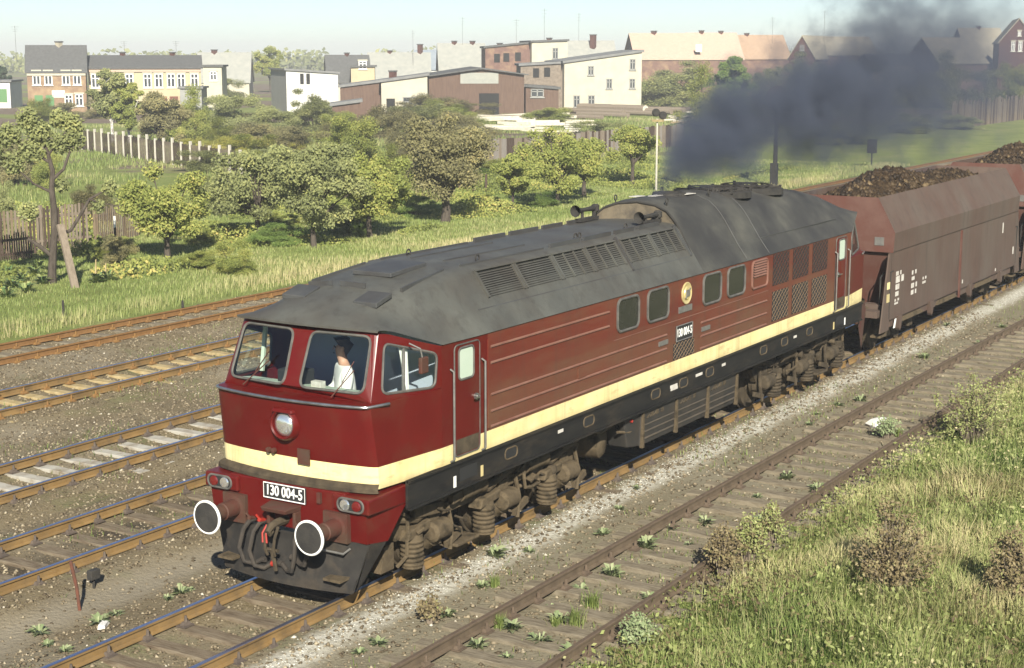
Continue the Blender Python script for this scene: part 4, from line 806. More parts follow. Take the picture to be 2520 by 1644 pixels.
# ------------------------------------------------------------------ wagons
def wagon(x0, label):
    t = thing('hopper_wagon', label, 'railway wagon', (x0, 0, 0), 'brown coal wagons behind the locomotive')
    X = lambda a: x0+a
    a, b = .78, 12.55
    for sg in (-1, 1):
        f = (lambda *p: [(x, sg*y, z) for x, y, z in p])
        wl = MB().add(f((X(a), 1.46, .86), (X(b), 1.46, .86), (X(b), 1.46, 2.52), (X(a), 1.46, 2.52)), [(0, 1, 2, 3)]).add(f((X(a), 1.49, 2.52), (X(b), 1.49, 2.52), (X(b), 1.515, 2.98), (X(a), 1.515, 2.98), (X(a), 1.46, 2.52), (X(b), 1.46, 2.52)), [(0, 1, 2, 3), (0, 1, 5, 4)]).build('side_wall', M['wag'], t)
        MB().add(f((X(a), 1.515, 2.98), (X(b), 1.515, 2.98), (X(b-.05), 1.05, 3.80), (X(a+.05), 1.05, 3.80)), [(0, 1, 2, 3)]).build('sloped_side', M['wag'], t)
        MB().add(f((X(a+.05), 1.05, 3.80), (X(b-.05), 1.05, 3.80), (X(b-.3), .98, 2.9), (X(a+.3), .98, 2.9)), [(0, 1, 2, 3)]).build('inner_wall', M['wag'], t)
        if sg == -1:
            MB().box(X(6.55), X(6.65), -1.50, -1.46, .66, 2.50).build('post', M['wagred'], t)
            for k, xx in enumerate((1.5, 4.1, 7.7, 10.9)):
                MB().prism([(X(xx-.16), .9), (X(xx+.16), .9), (X(xx+.10), .58), (X(xx), .52), (X(xx-.06), .58)], -1.50, -1.40).build('flap_hook', M['wag'], t)
            sb = MB().box(X(1.0), X(12.3), -1.40, -1.30, .66, .84).build('sole_bar', M['wag'], t)
            for xx in (2.6, 5.6, 9.2): MB().hexa([(X(xx-.9), -1.47, .70), (X(xx+.9), -1.47, .70), (X(xx+.9), -1.40, .70), (X(xx-.9), -1.40, .70), (X(xx-.7), -1.44, .80), (X(xx+.7), -1.44, .80), (X(xx+.7), -1.40, .80), (X(xx-.7), -1.40, .80)]).build('flap', M['dusty'], sb)
            # corner plates
            for xa, xb in ((.15, .78), (13.15, 12.55)):
                MB().add([(X(xb), -1.455, 2.50), (X(xb), -1.455, .62), (X(xa), -1.455, .62), (X(xb+(xa-xb)*.25), -1.455, 2.50), (X(xb), -1.42, 2.50), (X(xb), -1.42, .62), (X(xa), -1.42, .62), (X(xb+(xa-xb)*.25), -1.42, 2.50)], [(0, 1, 2, 3), (4, 5, 6, 7), (3, 2, 6, 7), (1, 2, 6, 5)]).build('corner_plate', M['wag'], t)
            # painted marks: too small to read in the photograph, kept as rows of short strokes
            mk = [(1.15, 1.95, .42, .10), (1.15, 1.80, .62, .16), (1.15, 1.62, .30, .13), (1.15, 1.45, .26, .11), (1.12, 1.30, .34, .06), (1.12, 1.22, .28, .05), (2.40, 1.83, .38, .10), (2.40, 1.68, .24, .09), (2.38, 1.50, .48, .12), (2.38, 1.33, .44, .11), (3.30, 1.58, .32, .07), (3.30, 1.47, .28, .06), (10.9, 2.15, .12, .30), (6.9, 1.05, .10, .10), (12.2, 1.35, .14, .22), (10.3, .98, .1, .08)]
            for xx, zz, ww, hh in mk:
                n = max(1, int(ww/.10))
                mb = MB()
                for k in range(n):
                    if n > 2 and k == n//2: continue
                    mb.box(X(xx+k*ww/n), X(xx+(k+.82)*ww/n), -1.466, -1.4605, zz-hh/2, zz+hh/2)
                o = mb.build('painted_lettering', M['whited'], wl); o['kind'] = 'stuff'
            for zz, hh in ((1.72, .17), (1.42, .20)): MB().box(X(.52), X(.72), -1.464, -1.4565, zz-hh/2, zz+hh/2).build('label_panel', M['yellow'], wl)
            MB().hexa([(X(1.1), -1.47, .62), (X(1.22), -1.47, .62), (X(1.22), -1.46, .62), (X(1.1), -1.46, .62), (X(1.2), -1.47, .84), (X(1.3), -1.47, .84), (X(1.3), -1.46, .84), (X(1.2), -1.46, .84)]).build('white_mark', M['white'], wl)
    for xe, sg in ((a, 1), (b, -1)):
        xr = X(xe+.05*sg); xe = X(xe)
        MB().add([(xe, -1.49, 2.50), (xe, 1.49, 2.50), (xe, 1.515, 2.98), (xr, 1.05, 3.80), (xr, -1.05, 3.80), (xe, -1.515, 2.98)], [(0, 1, 2, 3, 4, 5)]).build('end_wall', M['wagred'], t)
        MB().add([(xr, -1.05, 3.80), (xr, 1.05, 3.80), (xr+.25*sg, .98, 2.9), (xr+.25*sg, -.98, 2.9)], [(0, 1, 2, 3)]).build('inner_wall', M['wag'], t)
        xi = xe+.55*sg
        MB().add([(xi, -1.42, 1.1), (xi, 1.42, 1.1), (xe+.1*sg, 1.42, 2.5), (xe+.1*sg, -1.42, 2.5)], [(0, 1, 2, 3)]).build('hopper_end', M['wagred'], t)
        MB().box(*sorted((xe-.012*sg, xe-.002*sg)), -1.25, -1.02, 2.66, 2.86).build('label_plate', M['steel'], t)
        MB().box(*sorted((xe-.6*sg, xe+.6*sg)), -1.35, 1.35, .98, 1.14).build('end_platform', M['wag'], t)
        MB().tube([(xe-.15*sg, -1.25, 1.14), (xe-.15*sg, -1.25, 1.9), (xe+.1*sg, -1.25, 2.0)], .02, 6).build('handrail', M['soot'], t)
        MB().tube([(xe-.05*sg, -1.44, .9), (xe-.05*sg, -1.47, 2.05), (xe+.12*sg, -1.47, 2.05)], .018, 6).build('grab_iron', M['soot'], t)
        for s2 in (-1, 1): MB().revolve((xe-.2*sg, s2*.875, 1.06), (-sg, 0, 0), [(0, .15), (.1, .12), (.40, .11), (.46, .22), (.55, .22), (.57, 0)], 18).build('buffer', M['dustyd'], t, smooth=True)
        MB().box(*sorted((xe-.2*sg, xe+.1*sg)), -1.3, 1.3, .92, 1.25).build('headstock', M['wag'], t)
        MB().tube([(xe-.2*sg, -.4, .95), (xe-.4*sg, -.4, .8), (xe-.45*sg, -.35, .55)], .03, 6).build('air_hose', M['hose'], t)
        MB().box(*sorted((xe-.45*sg, xe-.1*sg)), -1.40, -1.15, .48, .53).build('shunter_step', M['dusty'], t)
    for bc in (2.4, 10.95):
        bo = MB().box(X(bc-1.35), X(bc+1.35), -1.08, -.98, .42, .66).box(X(bc-1.35), X(bc+1.35), .98, 1.08, .42, .66).box(X(bc-.2), X(bc+.2), -1, 1, .5, .8).build('bogie', M['dustyd'], t)
        for ax in (-.9, .9):
            for sg in (-1, 1): MB().revolve((X(bc+ax), sg*.70, .46), (0, sg, 0), [(-.03, .49), (0, .49), (.01, .46), (.13, .46), (.13, .38), (.1, .2), (.16, .12), (.16, 0)], 26).build('wheel', M['dustyd'], bo, smooth=True)
            MB().box(X(bc+ax-.16), X(bc+ax+.16), -1.2, -1.0, .34, .6).build('axle_box', M['dustyd'], bo, bevel=.02)
    MB().box(X(.6), X(12.8), -.5, .5, .7, 1.0).build('centre_sill', M['dustyd'], t)
    return t
wagon(LL, 'brown coal hopper wagon with white lettering, coupled to the locomotive')
wagon(LL+13.36, 'second brown coal wagon, cut off by the edge of the photo')
def load(x0, seed, label):
    nx_, ny_ = 170, 34; V = []
    for j in range(ny_+1):
        for i in range(nx_+1):
            u, v = i/nx_, j/ny_; x = x0+.95+u*11.4; y = -1.0+2.0*v
            h = 3.42+.42*math.sin(PI*min(1, max(0, v)))**.7*(.75+1.0*math.exp(-((u-.33)/.17)**2)+.16*math.exp(-((u-.72)/.12)**2)-.55*max(0, u-.82)/.18-.6*max(0, .08-u)/.08)
            h += .11*noise.noise(Vector((x*1.4, y*1.4, seed)))+.085*abs(noise.noise(Vector((x*4.5, y*4.5, seed+5))))+.06*abs(noise.noise(Vector((x*11, y*11, seed+9))))
            V.append((x, y, h))
    ii, jj = np.meshgrid(np.arange(nx_), np.arange(ny_)); b = (jj*(nx_+1)+ii).ravel()
    o = obj('coal_load', npmesh('coal_load', V, np.stack([b, b+1, b+nx_+2, b+nx_+1], 1), M['lignite'])); tag(o, label, 'coal', 'coal heaped in the wagons'); return o
load(LL, 3, 'heap of dark brown coal in the wagon behind the locomotive'); load(LL+13.36, 8, 'heap of brown coal in the second wagon at the edge')
def lumps(x0, n, label):
    P = np.stack([NR.uniform(x0+1.2, x0+11.8, n), NR.uniform(-.85, .85, n), np.zeros(n)], 1); u = (P[:, 0]-x0-.95)/11.4; v = (P[:, 1]+1)/2
    P[:, 2] = 3.42+.42*np.sin(PI*v)**.7*(.75+1.0*np.exp(-((u-.33)/.17)**2)+.16*np.exp(-((u-.72)/.12)**2)-.55*np.maximum(0, u-.82)/.18)+.03
    s = NR.uniform(.03, .10, n)*NR.uniform(.6, 1.3, n); Q = OCT_V[None]*(1+NR.uniform(-.4, .4, (n, 6, 3)))*s[:, None, None]
    V = (Q+P[:, None]).reshape(-1, 3); F = (OCT_F[None]+6*np.arange(n)[:, None, None]).reshape(-1, 3)
    o = obj('coal_lumps', npmesh('coal_lumps', V, F, mlump, np.repeat(NR.uniform(0, 1, n)**1.5, 8))); tag(o, label, 'coal', kind='stuff')
mlump = leafmat('coal_lump', [(0, (.018, .012, .007)), (.5, (.05, .032, .017)), (.9, (.075, .052, .028)), (1, (.17, .12, .06))], 0)
lumps(LL, 2600, 'loose coal lumps on the first wagon load'); lumps(LL+13.36, 1800, 'loose coal lumps on the second wagon load')
# ------------------------------------------------------------------ foliage
ML = dict(
 orchard=leafmat('orchard_leaves', [(0, (0.098, 0.119, 0.028)), (.35, (0.211, 0.245, 0.059)), (.65, (0.321, 0.340, 0.087)), (.88, (0.424, 0.400, 0.112)), (1, (0.527, 0.429, 0.133))], .35),
 brownish=leafmat('brownish_leaves', [(0, (0.086, 0.080, 0.040)), (.4, (0.183, 0.169, 0.076)), (.75, (0.275, 0.250, 0.109)), (1, (0.392, 0.313, 0.120))], .3),
 greenish=leafmat('fresh_leaves', [(0, (0.059, 0.093, 0.022)), (.5, (0.135, 0.204, 0.047)), (.85, (0.211, 0.284, 0.066)), (1, (0.304, 0.333, 0.088))]),
 greygreen=leafmat('grey_green_leaves', [(0, (0.105, 0.118, 0.049)), (.5, (0.229, 0.248, 0.097)), (.85, (0.334, 0.342, 0.129)), (1, (0.445, 0.420, 0.152))], .3),
 yellow=leafmat('yellowing_leaves', [(0, (.15, .155, .03)), (.5, (.29, .28, .055)), (1, (.45, .39, .08))]),
 dark=leafmat('dark_needles', [(0, (.018, .032, .018)), (.6, (.04, .062, .03)), (1, (.07, .10, .045))], .1),
 grass=leafmat('grass_blades', [(0, (0.065, 0.113, 0.020)), (.25, (0.165, 0.219, 0.055)), (.5, (0.278, 0.326, 0.105)), (.72, (0.391, 0.386, 0.165)), (1, (0.543, 0.463, 0.251))], .3),
 weed=leafmat('pale_weed', [(0, (.13, .18, .07)), (.5, (.22, .27, .13)), (1, (.34, .37, .20))], .2),
 dry=leafmat('dry_brown_weed', [(0, (.075, .055, .028)), (.4, (.155, .12, .06)), (.75, (.25, .20, .10)), (1, (.22, .25, .08))], .2),
 bank=leafmat('bank_weed_leaves', [(0, (0.098, 0.070, 0.037)), (.22, (0.185, 0.145, 0.071)), (.45, (0.209, 0.233, 0.076)), (.75, (0.306, 0.343, 0.122)), (1, (0.490, 0.431, 0.232))], .25),
 veg=leafmat('kale_leaves', [(0, (.09, .15, .05)), (.5, (.20, .27, .10)), (1, (.34, .37, .14))], .2))
def leaves(centers, radii, n, size, rng, shell=.45, clump=0):
    """scattered leaf quads in ellipsoid clumps -> V, F, tint"""
    centers = np.asarray(centers, float); radii = np.asarray(radii, float)
    if radii.ndim == 1: radii = np.repeat(radii[:, None], 3, 1)
    wgt = radii.prod(1)**(2/3); k = rng.choice(len(centers), n, p=wgt/wgt.sum())
    d = rng.normal(size=(n, 3)); d /= np.linalg.norm(d, axis=1)[:, None]; r = rng.uniform(0, 1, n)**shell
    P = centers[k]+d*r[:, None]*radii[k]
    # small twig clusters leave gaps
    nn_ = rng.normal(size=(n, 3))*.75+d*.55+np.array([-.75, -.55, .75]); nn_ /= np.linalg.norm(nn_, axis=1)[:, None]   # leaves turn to the light
    a = np.cross(nn_, rng.normal(size=(n, 3))); a /= np.linalg.norm(a, axis=1)[:, None]; b = np.cross(nn_, a)
    s = size*rng.uniform(.6, 1.35, n)[:, None]; a = a*s*1.25; b = b*s*.8
    V = np.stack([P-a, P+b*.9-a*.1, P+a, P-b*.9-a*.1], 1).reshape(-1, 3); F = np.arange(n*4).reshape(-1, 4)
    ct = rng.uniform(-.2, .2, len(centers)); tn = np.clip(rng.beta(2, 2, n)*.75+.12+ct[k], 0, 1)
    return V, F, tn
def tree(name, label, loc, h, cw, kind='orchard', nleaf=5200, lsize=.10, trunk=.36, seed=1, tw=.11, lean=(0, 0), group=None, nc=14, barkm='bark', low=.0, dens=1., cat='tree', sparse=1.0, shape=None):
    rng = np.random.default_rng(seed); r = random.Random(seed)
    t = bpy.data.objects.new(name, None); C.objects.link(t); t.location = loc; t.empty_display_size = .3; tag(t, label, cat, group)
    fork = Vector((lean[0]*trunk, lean[1]*trunk, h*trunk)); mb = MB()
    mb.tube([(0, 0, -.15), (0, 0, .05), tuple(fork*.5+Vector((r.uniform(-.05, .05), r.uniform(-.05, .05), 0))), tuple(fork)], [tw*1.5, tw*1.15, tw*.95, tw*.85], 9)
    cs, rs = [], []; zc = h*(trunk*.8+1+low)/2; hz_ = h*(1-trunk*.8-low)/2; ncl = nc*3; seedv = r.uniform(0, 99)
    while len(cs) < ncl:
        d = Vector((r.gauss(0, 1), r.gauss(0, 1), r.gauss(0, 1))).normalized(); q = r.random()**.42
        lump = 1+.42*noise.noise(d*1.7+Vector((seedv, 0, 0)))+.2*noise.noise(d*4+Vector((seedv, 9, 0)))
        c = Vector((d.x*q*cw*.46*lump, d.y*q*cw*.46*lump, zc+d.z*q*hz_*.92*lump))
        if shape is not None: k_ = max(.05, shape((c.z-h*trunk*.8)/(h*(1-trunk*.8)))); c.x *= k_; c.y *= k_
        if noise.noise(c*(1.5/max(.6, cw*.25))+Vector((0, seedv, 3))) < -.28 and r.random() < .75: continue
        cs.append(c+Vector((lean[0]*c.z*.3, lean[1]*c.z*.3, 0))); k_ = cw*r.uniform(.09, .19)*sparse; rs.append((k_, k_, k_*r.uniform(.55, .95)))
    for i in range(0, ncl, 3):
        c = cs[i]; q = cw*.15; mid = fork.lerp(c, .5)+Vector((r.uniform(-.1, .1), r.uniform(-.1, .1), h*.02))
        st = fork if i % 2 or i < 3 else fork*.85
        mb.tube([tuple(st*.98), tuple(mid), tuple(c)], [tw*.5, tw*.28, tw*.10], 6)
        for _ in range(2):
            e = c+Vector((r.uniform(-1, 1)*q, r.uniform(-1, 1)*q, r.uniform(-.3, .8)*q)); mb.tube([tuple(mid.lerp(c, .6)), tuple(e)], [tw*.16, tw*.05], 4)
    mb.build('trunk', M[barkm], t, smooth=True, local=True)
    V, F, tn = leaves(cs, rs, int(nleaf*dens*3.6), lsize*.47, rng, shell=.75)
    o = bpy.data.objects.new('crown', npmesh('crown', V, F, ML[kind], tn)); C.objects.link(o); o.parent = t
    return t
def copytree(src, loc, rz, s, label, group=None):
    c = src.copy(); C.objects.link(c); c.location = loc; c.rotation_euler = (0, 0, rz); c.scale = (s, s, s) if isinstance(s, (int, float)) else s
    c['label'] = label
    if group: c['group'] = group
    for ch in list(src.children):
        q = ch.copy(); C.objects.link(q); q.parent = c
    return c
# orchard row behind the far track
ORCH = 'fruit trees in the trackside orchard'
def otree(u, v, top, width, label, **kw):
    p = gp(u, v); D = (p-CAM).dot(FWD); px = D/FPX*K
    return tree('fruit_tree', label, p, (v-top)*px, width*px, group=ORCH, **kw)
otree(390, 600, 385, 190, 'bushy low fruit tree behind the white-topped stake', seed=11, kind='orchard', trunk=.24, nleaf=5200, nc=16)
otree(600, 557, 345, 230, 'pale fruit tree in flowering weeds, second from the propped tree', seed=12, kind='greygreen', trunk=.26, nleaf=5600, nc=16)
otree(730, 577, 322, 200, 'dense grey-green fruit tree with hanging branch above the locomotive cab', seed=13, kind='greygreen', trunk=.25, nleaf=6200, nc=18)
otree(860, 552, 355, 190, 'yellow-green fruit tree beside the bluish bush', seed=14, kind='orchard', trunk=.3, nleaf=5000, nc=15)
otree(1035, 517, 262, 225, 'big brownish fruit tree with thick dark trunk', seed=15, kind='brownish', trunk=.24, nleaf=7200, nc=20, tw=.2)
otree(1192, 492, 352, 105, 'small yellow-green fruit tree with thin trunk near the timber fence', seed=16, kind='orchard', trunk=.34, nleaf=3000, nc=10, tw=.07)
otree(1297, 477, 285, 165, 'tall yellow-green fruit tree in front of the timber yard', seed=17, kind='orchard', trunk=.24, nleaf=5200, nc=16)
otree(1358, 457, 330, 105, 'leaning fruit tree with dark trunk right of the tall one', seed=18, kind='orchard', trunk=.34, nleaf=3400, nc=11)
otree(1470, 432, 285, 120, 'fruit tree with open crown next to the light signal', seed=19, kind='orchard', trunk=.34, nleaf=3800, nc=12)
# propped old tree at the left
t1p = gp(120, 658)
t1 = thing('old_apple_tree', 'half-bare old apple tree held up by a wooden prop', 'tree', t1p, ORCH)
mb = MB(); S = 1.0
br = [([(0, 0, -.2), (.03, -.02, .4), (.10, -.05, 1.15), (.16, -.08, 1.65)], [.17, .14, .12, .12]),
      ([(.16, -.08, 1.65), (.18, -.1, 2.4), (.10, -.12, 3.1), (.2, -.1, 3.7), (.12, 0, 4.3), (-.1, .1, 4.9)], [.12, .11, .09, .08, .06, .03]),
      ([(.16, -.08, 1.6), (.55, -.42, 1.72), (.80, -.62, 2.2), (1.05, -.85, 2.75), (1.6, -1.25, 3.1)], [.07, .06, .055, .045, .02]),
      ([(.05, -.05, .9), (-.25, .22, 1.25), (-.5, .45, 1.5)], [.08, .07, .05]),
      ([(.14, -.1, 3.4), (.45, -.35, 3.75), (.60, -.5, 4.3), (.75, -.55, 4.9)], [.06, .05, .04, .02]),
      ([(.12, 0, 4.2), (.5, -.3, 4.8), (.8, -.5, 5.3)], [.04, .03, .015]), ([(.12, 0, 4.0), (-.4, .35, 4.5), (-.9, .7, 4.9)], [.05, .035, .015]),
      ([(.1, -.12, 3.0), (-.35, .2, 3.3), (-.8, .6, 3.9)], [.05, .035, .015]), ([(1.05, -.85, 2.75), (1.3, -1.1, 2.6), (1.7, -1.5, 2.5)], [.03, .02, .012])]
for P, R_ in br: mb.tube([Vector(p) + t1p for p in P], R_, 8)
mb.build('trunk', M['bark'], t1, smooth=True)
cs = [(-.1, .1, 5.0), (.8, -.5, 5.2), (-.9, .7, 4.9), (-.8, .6, 4.0), (.75, -.55, 4.7), (1.6, -1.25, 3.1), (-.3, .3, 4.4), (.4, -.3, 4.6), (-1.3, 1.0, 4.4), (-1.6, 1.3, 3.6), (-.4, .3, 5.4), (.5, -.2, 5.4), (1.25, -1.0, 2.5), (-.55, .3, 2.4), (.5, -.2, 3.2), (-1.9, 1.5, 4.7)]
Vv, F, tn = leaves([Vector(c)+t1p for c in cs], [.45, .38, .45, .42, .4, .30, .45, .4, .5, .5, .42, .35, .25, .35, .25, .5], 10500, .048, np.random.default_rng(4), shell=.8)
o = bpy.data.objects.new('crown', npmesh('crown', Vv, F, ML['greygreen'], tn)); C.objects.link(o); o.parent = t1; o.matrix_parent_inverse = Matrix.Translation(-t1p)
a, b = gp(176, 668), None
b = dp(140, 522, (a-CAM).dot(FWD)+.3)
pr_ = MB().beam(a-Vector((0, 0, .1)), b, .24, .10, up=(0, 0, 1)).build('wooden_prop', M['wood']); tag(pr_, 'pale plank leaning against the half-bare apple tree', 'prop')
# shrubs: a few shapes, many individuals
SH = []
for i, (k, n, ls) in enumerate((('greygreen', 3800, .14), ('orchard', 3800, .14), ('brownish', 3600, .14), ('greenish', 3600, .13), ('yellow', 2600, .12), ('dark', 3600, .12))):
    SH.append((k, int(n*3.2), ls*.5))
proto = {}
def shrub(u, v, wpx, hpx, kind, label, D=None, name='shrub', group='garden bushes', seed=None, cat='bush'):
    p = gp(u, v) if D is None else None
    if D is not None:
        q = dp(u, v, D); p = Vector((q.x, q.y, -.3 if q.z > -.3 else q.z)); p = Vector((q.x, q.y, -.3))
        hpx = hpx + ((q.z+.3)/(D/FPX*K))
    else: D = (p-CAM).dot(FWD)
    px = D/FPX*K; h, w_ = hpx*px, wpx*px
    key = (kind, (seed or 0) % 3)
    if key not in proto:
        k, n, ls = SH[kind]
        proto[key] = tree(name, label, p, 3.0, 3.4, k, n, ls, .05, 30+kind*5+(seed or 0) % 3, .06, nc=16, group=group, cat=cat, sparse=1.1, low=-.45)
        proto[key].scale = (w_/3.3, w_/3.3, h/3.0); proto[key]['label'] = label; return proto[key]
    o = copytree(proto[key], p, rnd.uniform(0, 6.28), (w_/3.3, w_/3.3, h/3.0), label, group); o.name = name; o['category'] = cat; return o
B = [ # u, v(base), width, height, kind, label
 (35, 430, 120, 120, 2, 'brown-leaved bush behind the half-bare apple tree at the left edge'), (5, 560, 90, 130, 0, 'tall grey-green bush at the left edge by the picket fence'),
 (110, 440, 90, 110, 1, 'bush between the apple tree trunk and the kale patch edge'), (215, 520, 110, 90, 2, 'low tangled bush with yellow flowers right of the apple trunk'),
 (275, 620, 80, 75, 2, 'dark weedy bush at the foot of the white-topped stake'), (545, 640, 110, 80, 1, 'wild yellowish weeds bush near the far track edge'), (470, 625, 90, 45, 1, 'low bush left of the yellowish weeds'),
 (440, 330, 110, 120, 1, 'bush right of the brown-green tree at the post fence'), (535, 315, 150, 115, 0, 'wide grey-green bush below the white cube house'), (640, 320, 130, 85, 0, 'grey bush below the corner of the white cube house'),
 (560, 370, 130, 60, 4, 'bright yellow goldenrod clump behind the post fence'), (660, 365, 110, 55, 4, 'yellow goldenrod clump in the middle of the gardens'), (450, 365, 90, 45, 4, 'yellow goldenrod beside the end of the post fence'),
 (730, 310, 120, 95, 0, 'silvery bush in front of the white house wall'), (790, 335, 120, 70, 1, 'bush left of the low shed roof'), (830, 400, 150, 130, 1, 'olive bush behind the yellow-green fruit tree'), (880, 320, 120, 75, 2, 'brown bush below the white shed wall'),
 (700, 420, 140, 80, 0, 'bush behind the dense grey-green fruit tree'), (620, 440, 120, 90, 1, 'bush behind the pale fruit tree'), (950, 350, 130, 95, 2, 'brownish tall bush in front of the shed door'), (1022, 268, 52, 78, 2, 'climbing bush between the white shed wall and sawmill'),
 (1090, 390, 110, 100, 0, 'bush at the left end of the timber fence'), (520, 480, 120, 90, 0, 'bush behind the post fence end'), (880, 470, 110, 70, 1, 'low bush behind the trunks of the fruit trees'), (1240, 400, 100, 70, 0, 'bush against the timber fence'),
 (640, 570, 120, 55, 3, 'dark green low bush under the pale fruit tree'), (810, 545, 110, 60, 3, 'bluish green bush between two fruit tree trunks'), (960, 500, 110, 55, 3, 'green low bush left of the thick dark trunk'), (1260, 480, 80, 35, 3, 'low green bush under the tall yellow-green tree'),
 (1390, 330, 130, 60, 0, 'weeds bush on the timber yard edge'), (1280, 290, 120, 40, 1, 'low bush between the log heaps'), (1570, 245, 200, 95, 0, 'wide grey-green bush in front of the pink roofs'), (1500, 240, 110, 60, 3, 'light green bush against the pale yellow wall'), (1425, 225, 70, 40, 3, 'bright green hop bush against the big pale wall'),
 (1640, 300, 130, 140, 1, 'olive bush left of the smoke'), (1700, 270, 120, 150, 3, 'green pointed tree-like bush left of the smoke top'), (1790, 250, 110, 110, 0, 'bush behind the thin smoke'), (1880, 240, 140, 110, 0, 'bush behind the thick smoke middle'), (1990, 240, 150, 110, 2, 'brown bush behind the thickest smoke'), (2090, 250, 150, 110, 0, 'bush behind the smoke below the pale roof'), (2190, 250, 150, 120, 1, 'bush right of the thick smoke'), (2290, 260, 130, 120, 0, 'bush below the pale roofs at the right'), (2365, 270, 110, 120, 1, 'bush behind the plank fence at the right edge'),
 (1960, 335, 120, 50, 1, 'roadside weeds clump below the smoke'), (2120, 310, 120, 45, 1, 'weeds clump above the far rails'), (2230, 300, 110, 40, 0, 'low weeds right of the small signal box'),
 (240, 275, 90, 50, 2, 'dark hedge in front of the brick house'), (150, 280, 90, 45, 2, 'brown hedge below the green shutters'), (90, 290, 80, 60, 1, 'hedge at the corner of the brick house'), (470, 250, 80, 60, 0, 'bush in front of the yellow house end'), (520, 240, 100, 70, 0, 'hazy bush left of the white cube house'), (1560, 430, 60, 40, 1, 'weeds around the foot of the light signal'), (1140, 480, 60, 30, 4, 'pale yellow brush heap right of the thick trunk')]
for i, (u, v, w_, h, k, lb) in enumerate(B): shrub(u, v, w_, h, k, lb, seed=i)
fr_ = random.Random(77)
for i in range(32):
    v = fr_.uniform(270, 460); u = fr_.uniform(450, 1090)
    h_ = fr_.uniform(38, 62)+(v-270)*.10; shrub(u, v, fr_.uniform(90, 170), h_, fr_.choice((0, 0, 1, 1, 2, 2)), 'bush in the dense garden thicket behind the orchard row', group='garden thicket', seed=i)
for i in range(26):
    u = fr_.uniform(180, 1500); v = 640-.20*(u-180)+fr_.uniform(-80, -8)-(30 if u > 1000 else 0)
    shrub(u, min(v, 600), fr_.uniform(50, 110), fr_.uniform(20, 38), fr_.choice((1, 1, 3, 0)), 'low weeds and saplings growing under the orchard trees', group='orchard undergrowth', seed=i, name='low_bush')
# birch and other garden trees
def gtree(u, v, top, width, label, name='garden_tree', **kw):
    p = gp(u, v); px = (p-CAM).dot(FWD)/FPX*K
    return tree(name, label, p, (v-top)*px, width*px, **kw)
gtree(262, 335, 150, 105, 'birch with drooping pale foliage in front of the yellow house', 'birch_tree', seed=41, kind='greygreen', trunk=.28, nleaf=6500, lsize=.16, barkm='birchbark', nc=18, tw=.13)
gtree(300, 335, 190, 80, 'second birch stem right of the drooping birch', 'birch_tree', seed=42, kind='orchard', trunk=.25, nleaf=4200, lsize=.16, barkm='birchbark', nc=14, tw=.12)
gtree(372, 345, 215, 130, 'spreading brown-green tree beside the post fence', seed=43, kind='brownish', trunk=.25, nleaf=5200, lsize=.14, nc=15, tw=.15)
gtree(628, 215, 105, 75, 'hazy tall tree behind the white cube house', seed=44, kind='orchard', trunk=.3, nleaf=3600, lsize=.25, nc=14)
gtree(1700, 290, 125, 90, 'pointed tall green tree left of the smoke', seed=45, kind='greenish', trunk=.2, nleaf=5200, lsize=.17, nc=16)
gtree(1710, 190, 130, 14, 'small dark spruce in front of the pink roofs', 'spruce_tree', seed=46, kind='dark', trunk=.1, nleaf=1500, lsize=.22, nc=12, shape=lambda e: 1.1-e)
gtree(12, 235, 148, 40, 'dark far tree behind the white building at the left edge', seed=47, kind='dark', trunk=.2, nleaf=2200, lsize=.25, nc=10)

# ------------------------------------------------------------------ grass and weeds
def blades(name, P, h, wd, tint, m, label, kind='stuff', cat='grass', lean=.45, rng=NR, comb=0):
    n = len(P); an = rng.uniform(0, 2*PI, n) if not comb else 9*np.array([vnoise(x, y, comb, 51) for x, y in P[:, :2]])+rng.normal(0, .8, n); ln = rng.uniform(.1, lean, n)*h; ux, uy = np.cos(an), np.sin(an)
    wx, wy = -uy*wd/2, ux*wd/2; z = P[:, 2]
    a = np.stack([P[:, 0]-wx, P[:, 1]-wy, z-.03], 1); b = np.stack([P[:, 0]+wx, P[:, 1]+wy, z-.03], 1)
    mx, my = P[:, 0]+ux*ln*.35, P[:, 1]+uy*ln*.35
    c = np.stack([mx+wx*.75, my+wy*.75, z+h*.6], 1); d = np.stack([mx-wx*.75, my-wy*.75, z+h*.6], 1)
    tx, ty = P[:, 0]+ux*ln, P[:, 1]+uy*ln; e = np.stack([tx+wx*.1, ty+wy*.1, z+h], 1); f = np.stack([tx-wx*.1, ty-wy*.1, z+h], 1)
    V = np.stack([a, b, c, d, e, f], 1).reshape(-1, 3); k = 6*np.arange(n)[:, None]
    F = np.concatenate([k+np.array([[0, 1, 2, 3]]), k+np.array([[3, 2, 4, 5]])], 0)
    o = obj(name, npmesh(name, V, F, m, np.concatenate([tint, tint]))); return tag(o, label, cat, kind=kind)
def scatter(n, rx, ry, keep):
    P = np.stack([NR.uniform(*rx, n), NR.uniform(*ry, n), np.zeros(n)], 1); P = P[inview(P, .3)]; P = P[keep(P)]
    P[:, 2] = [gz(x, y) for x, y in P[:, :2]]; return P
nz = lambda P, s, k: np.array([vnoise(x, y, s, k) for x, y in P[:, :2]])
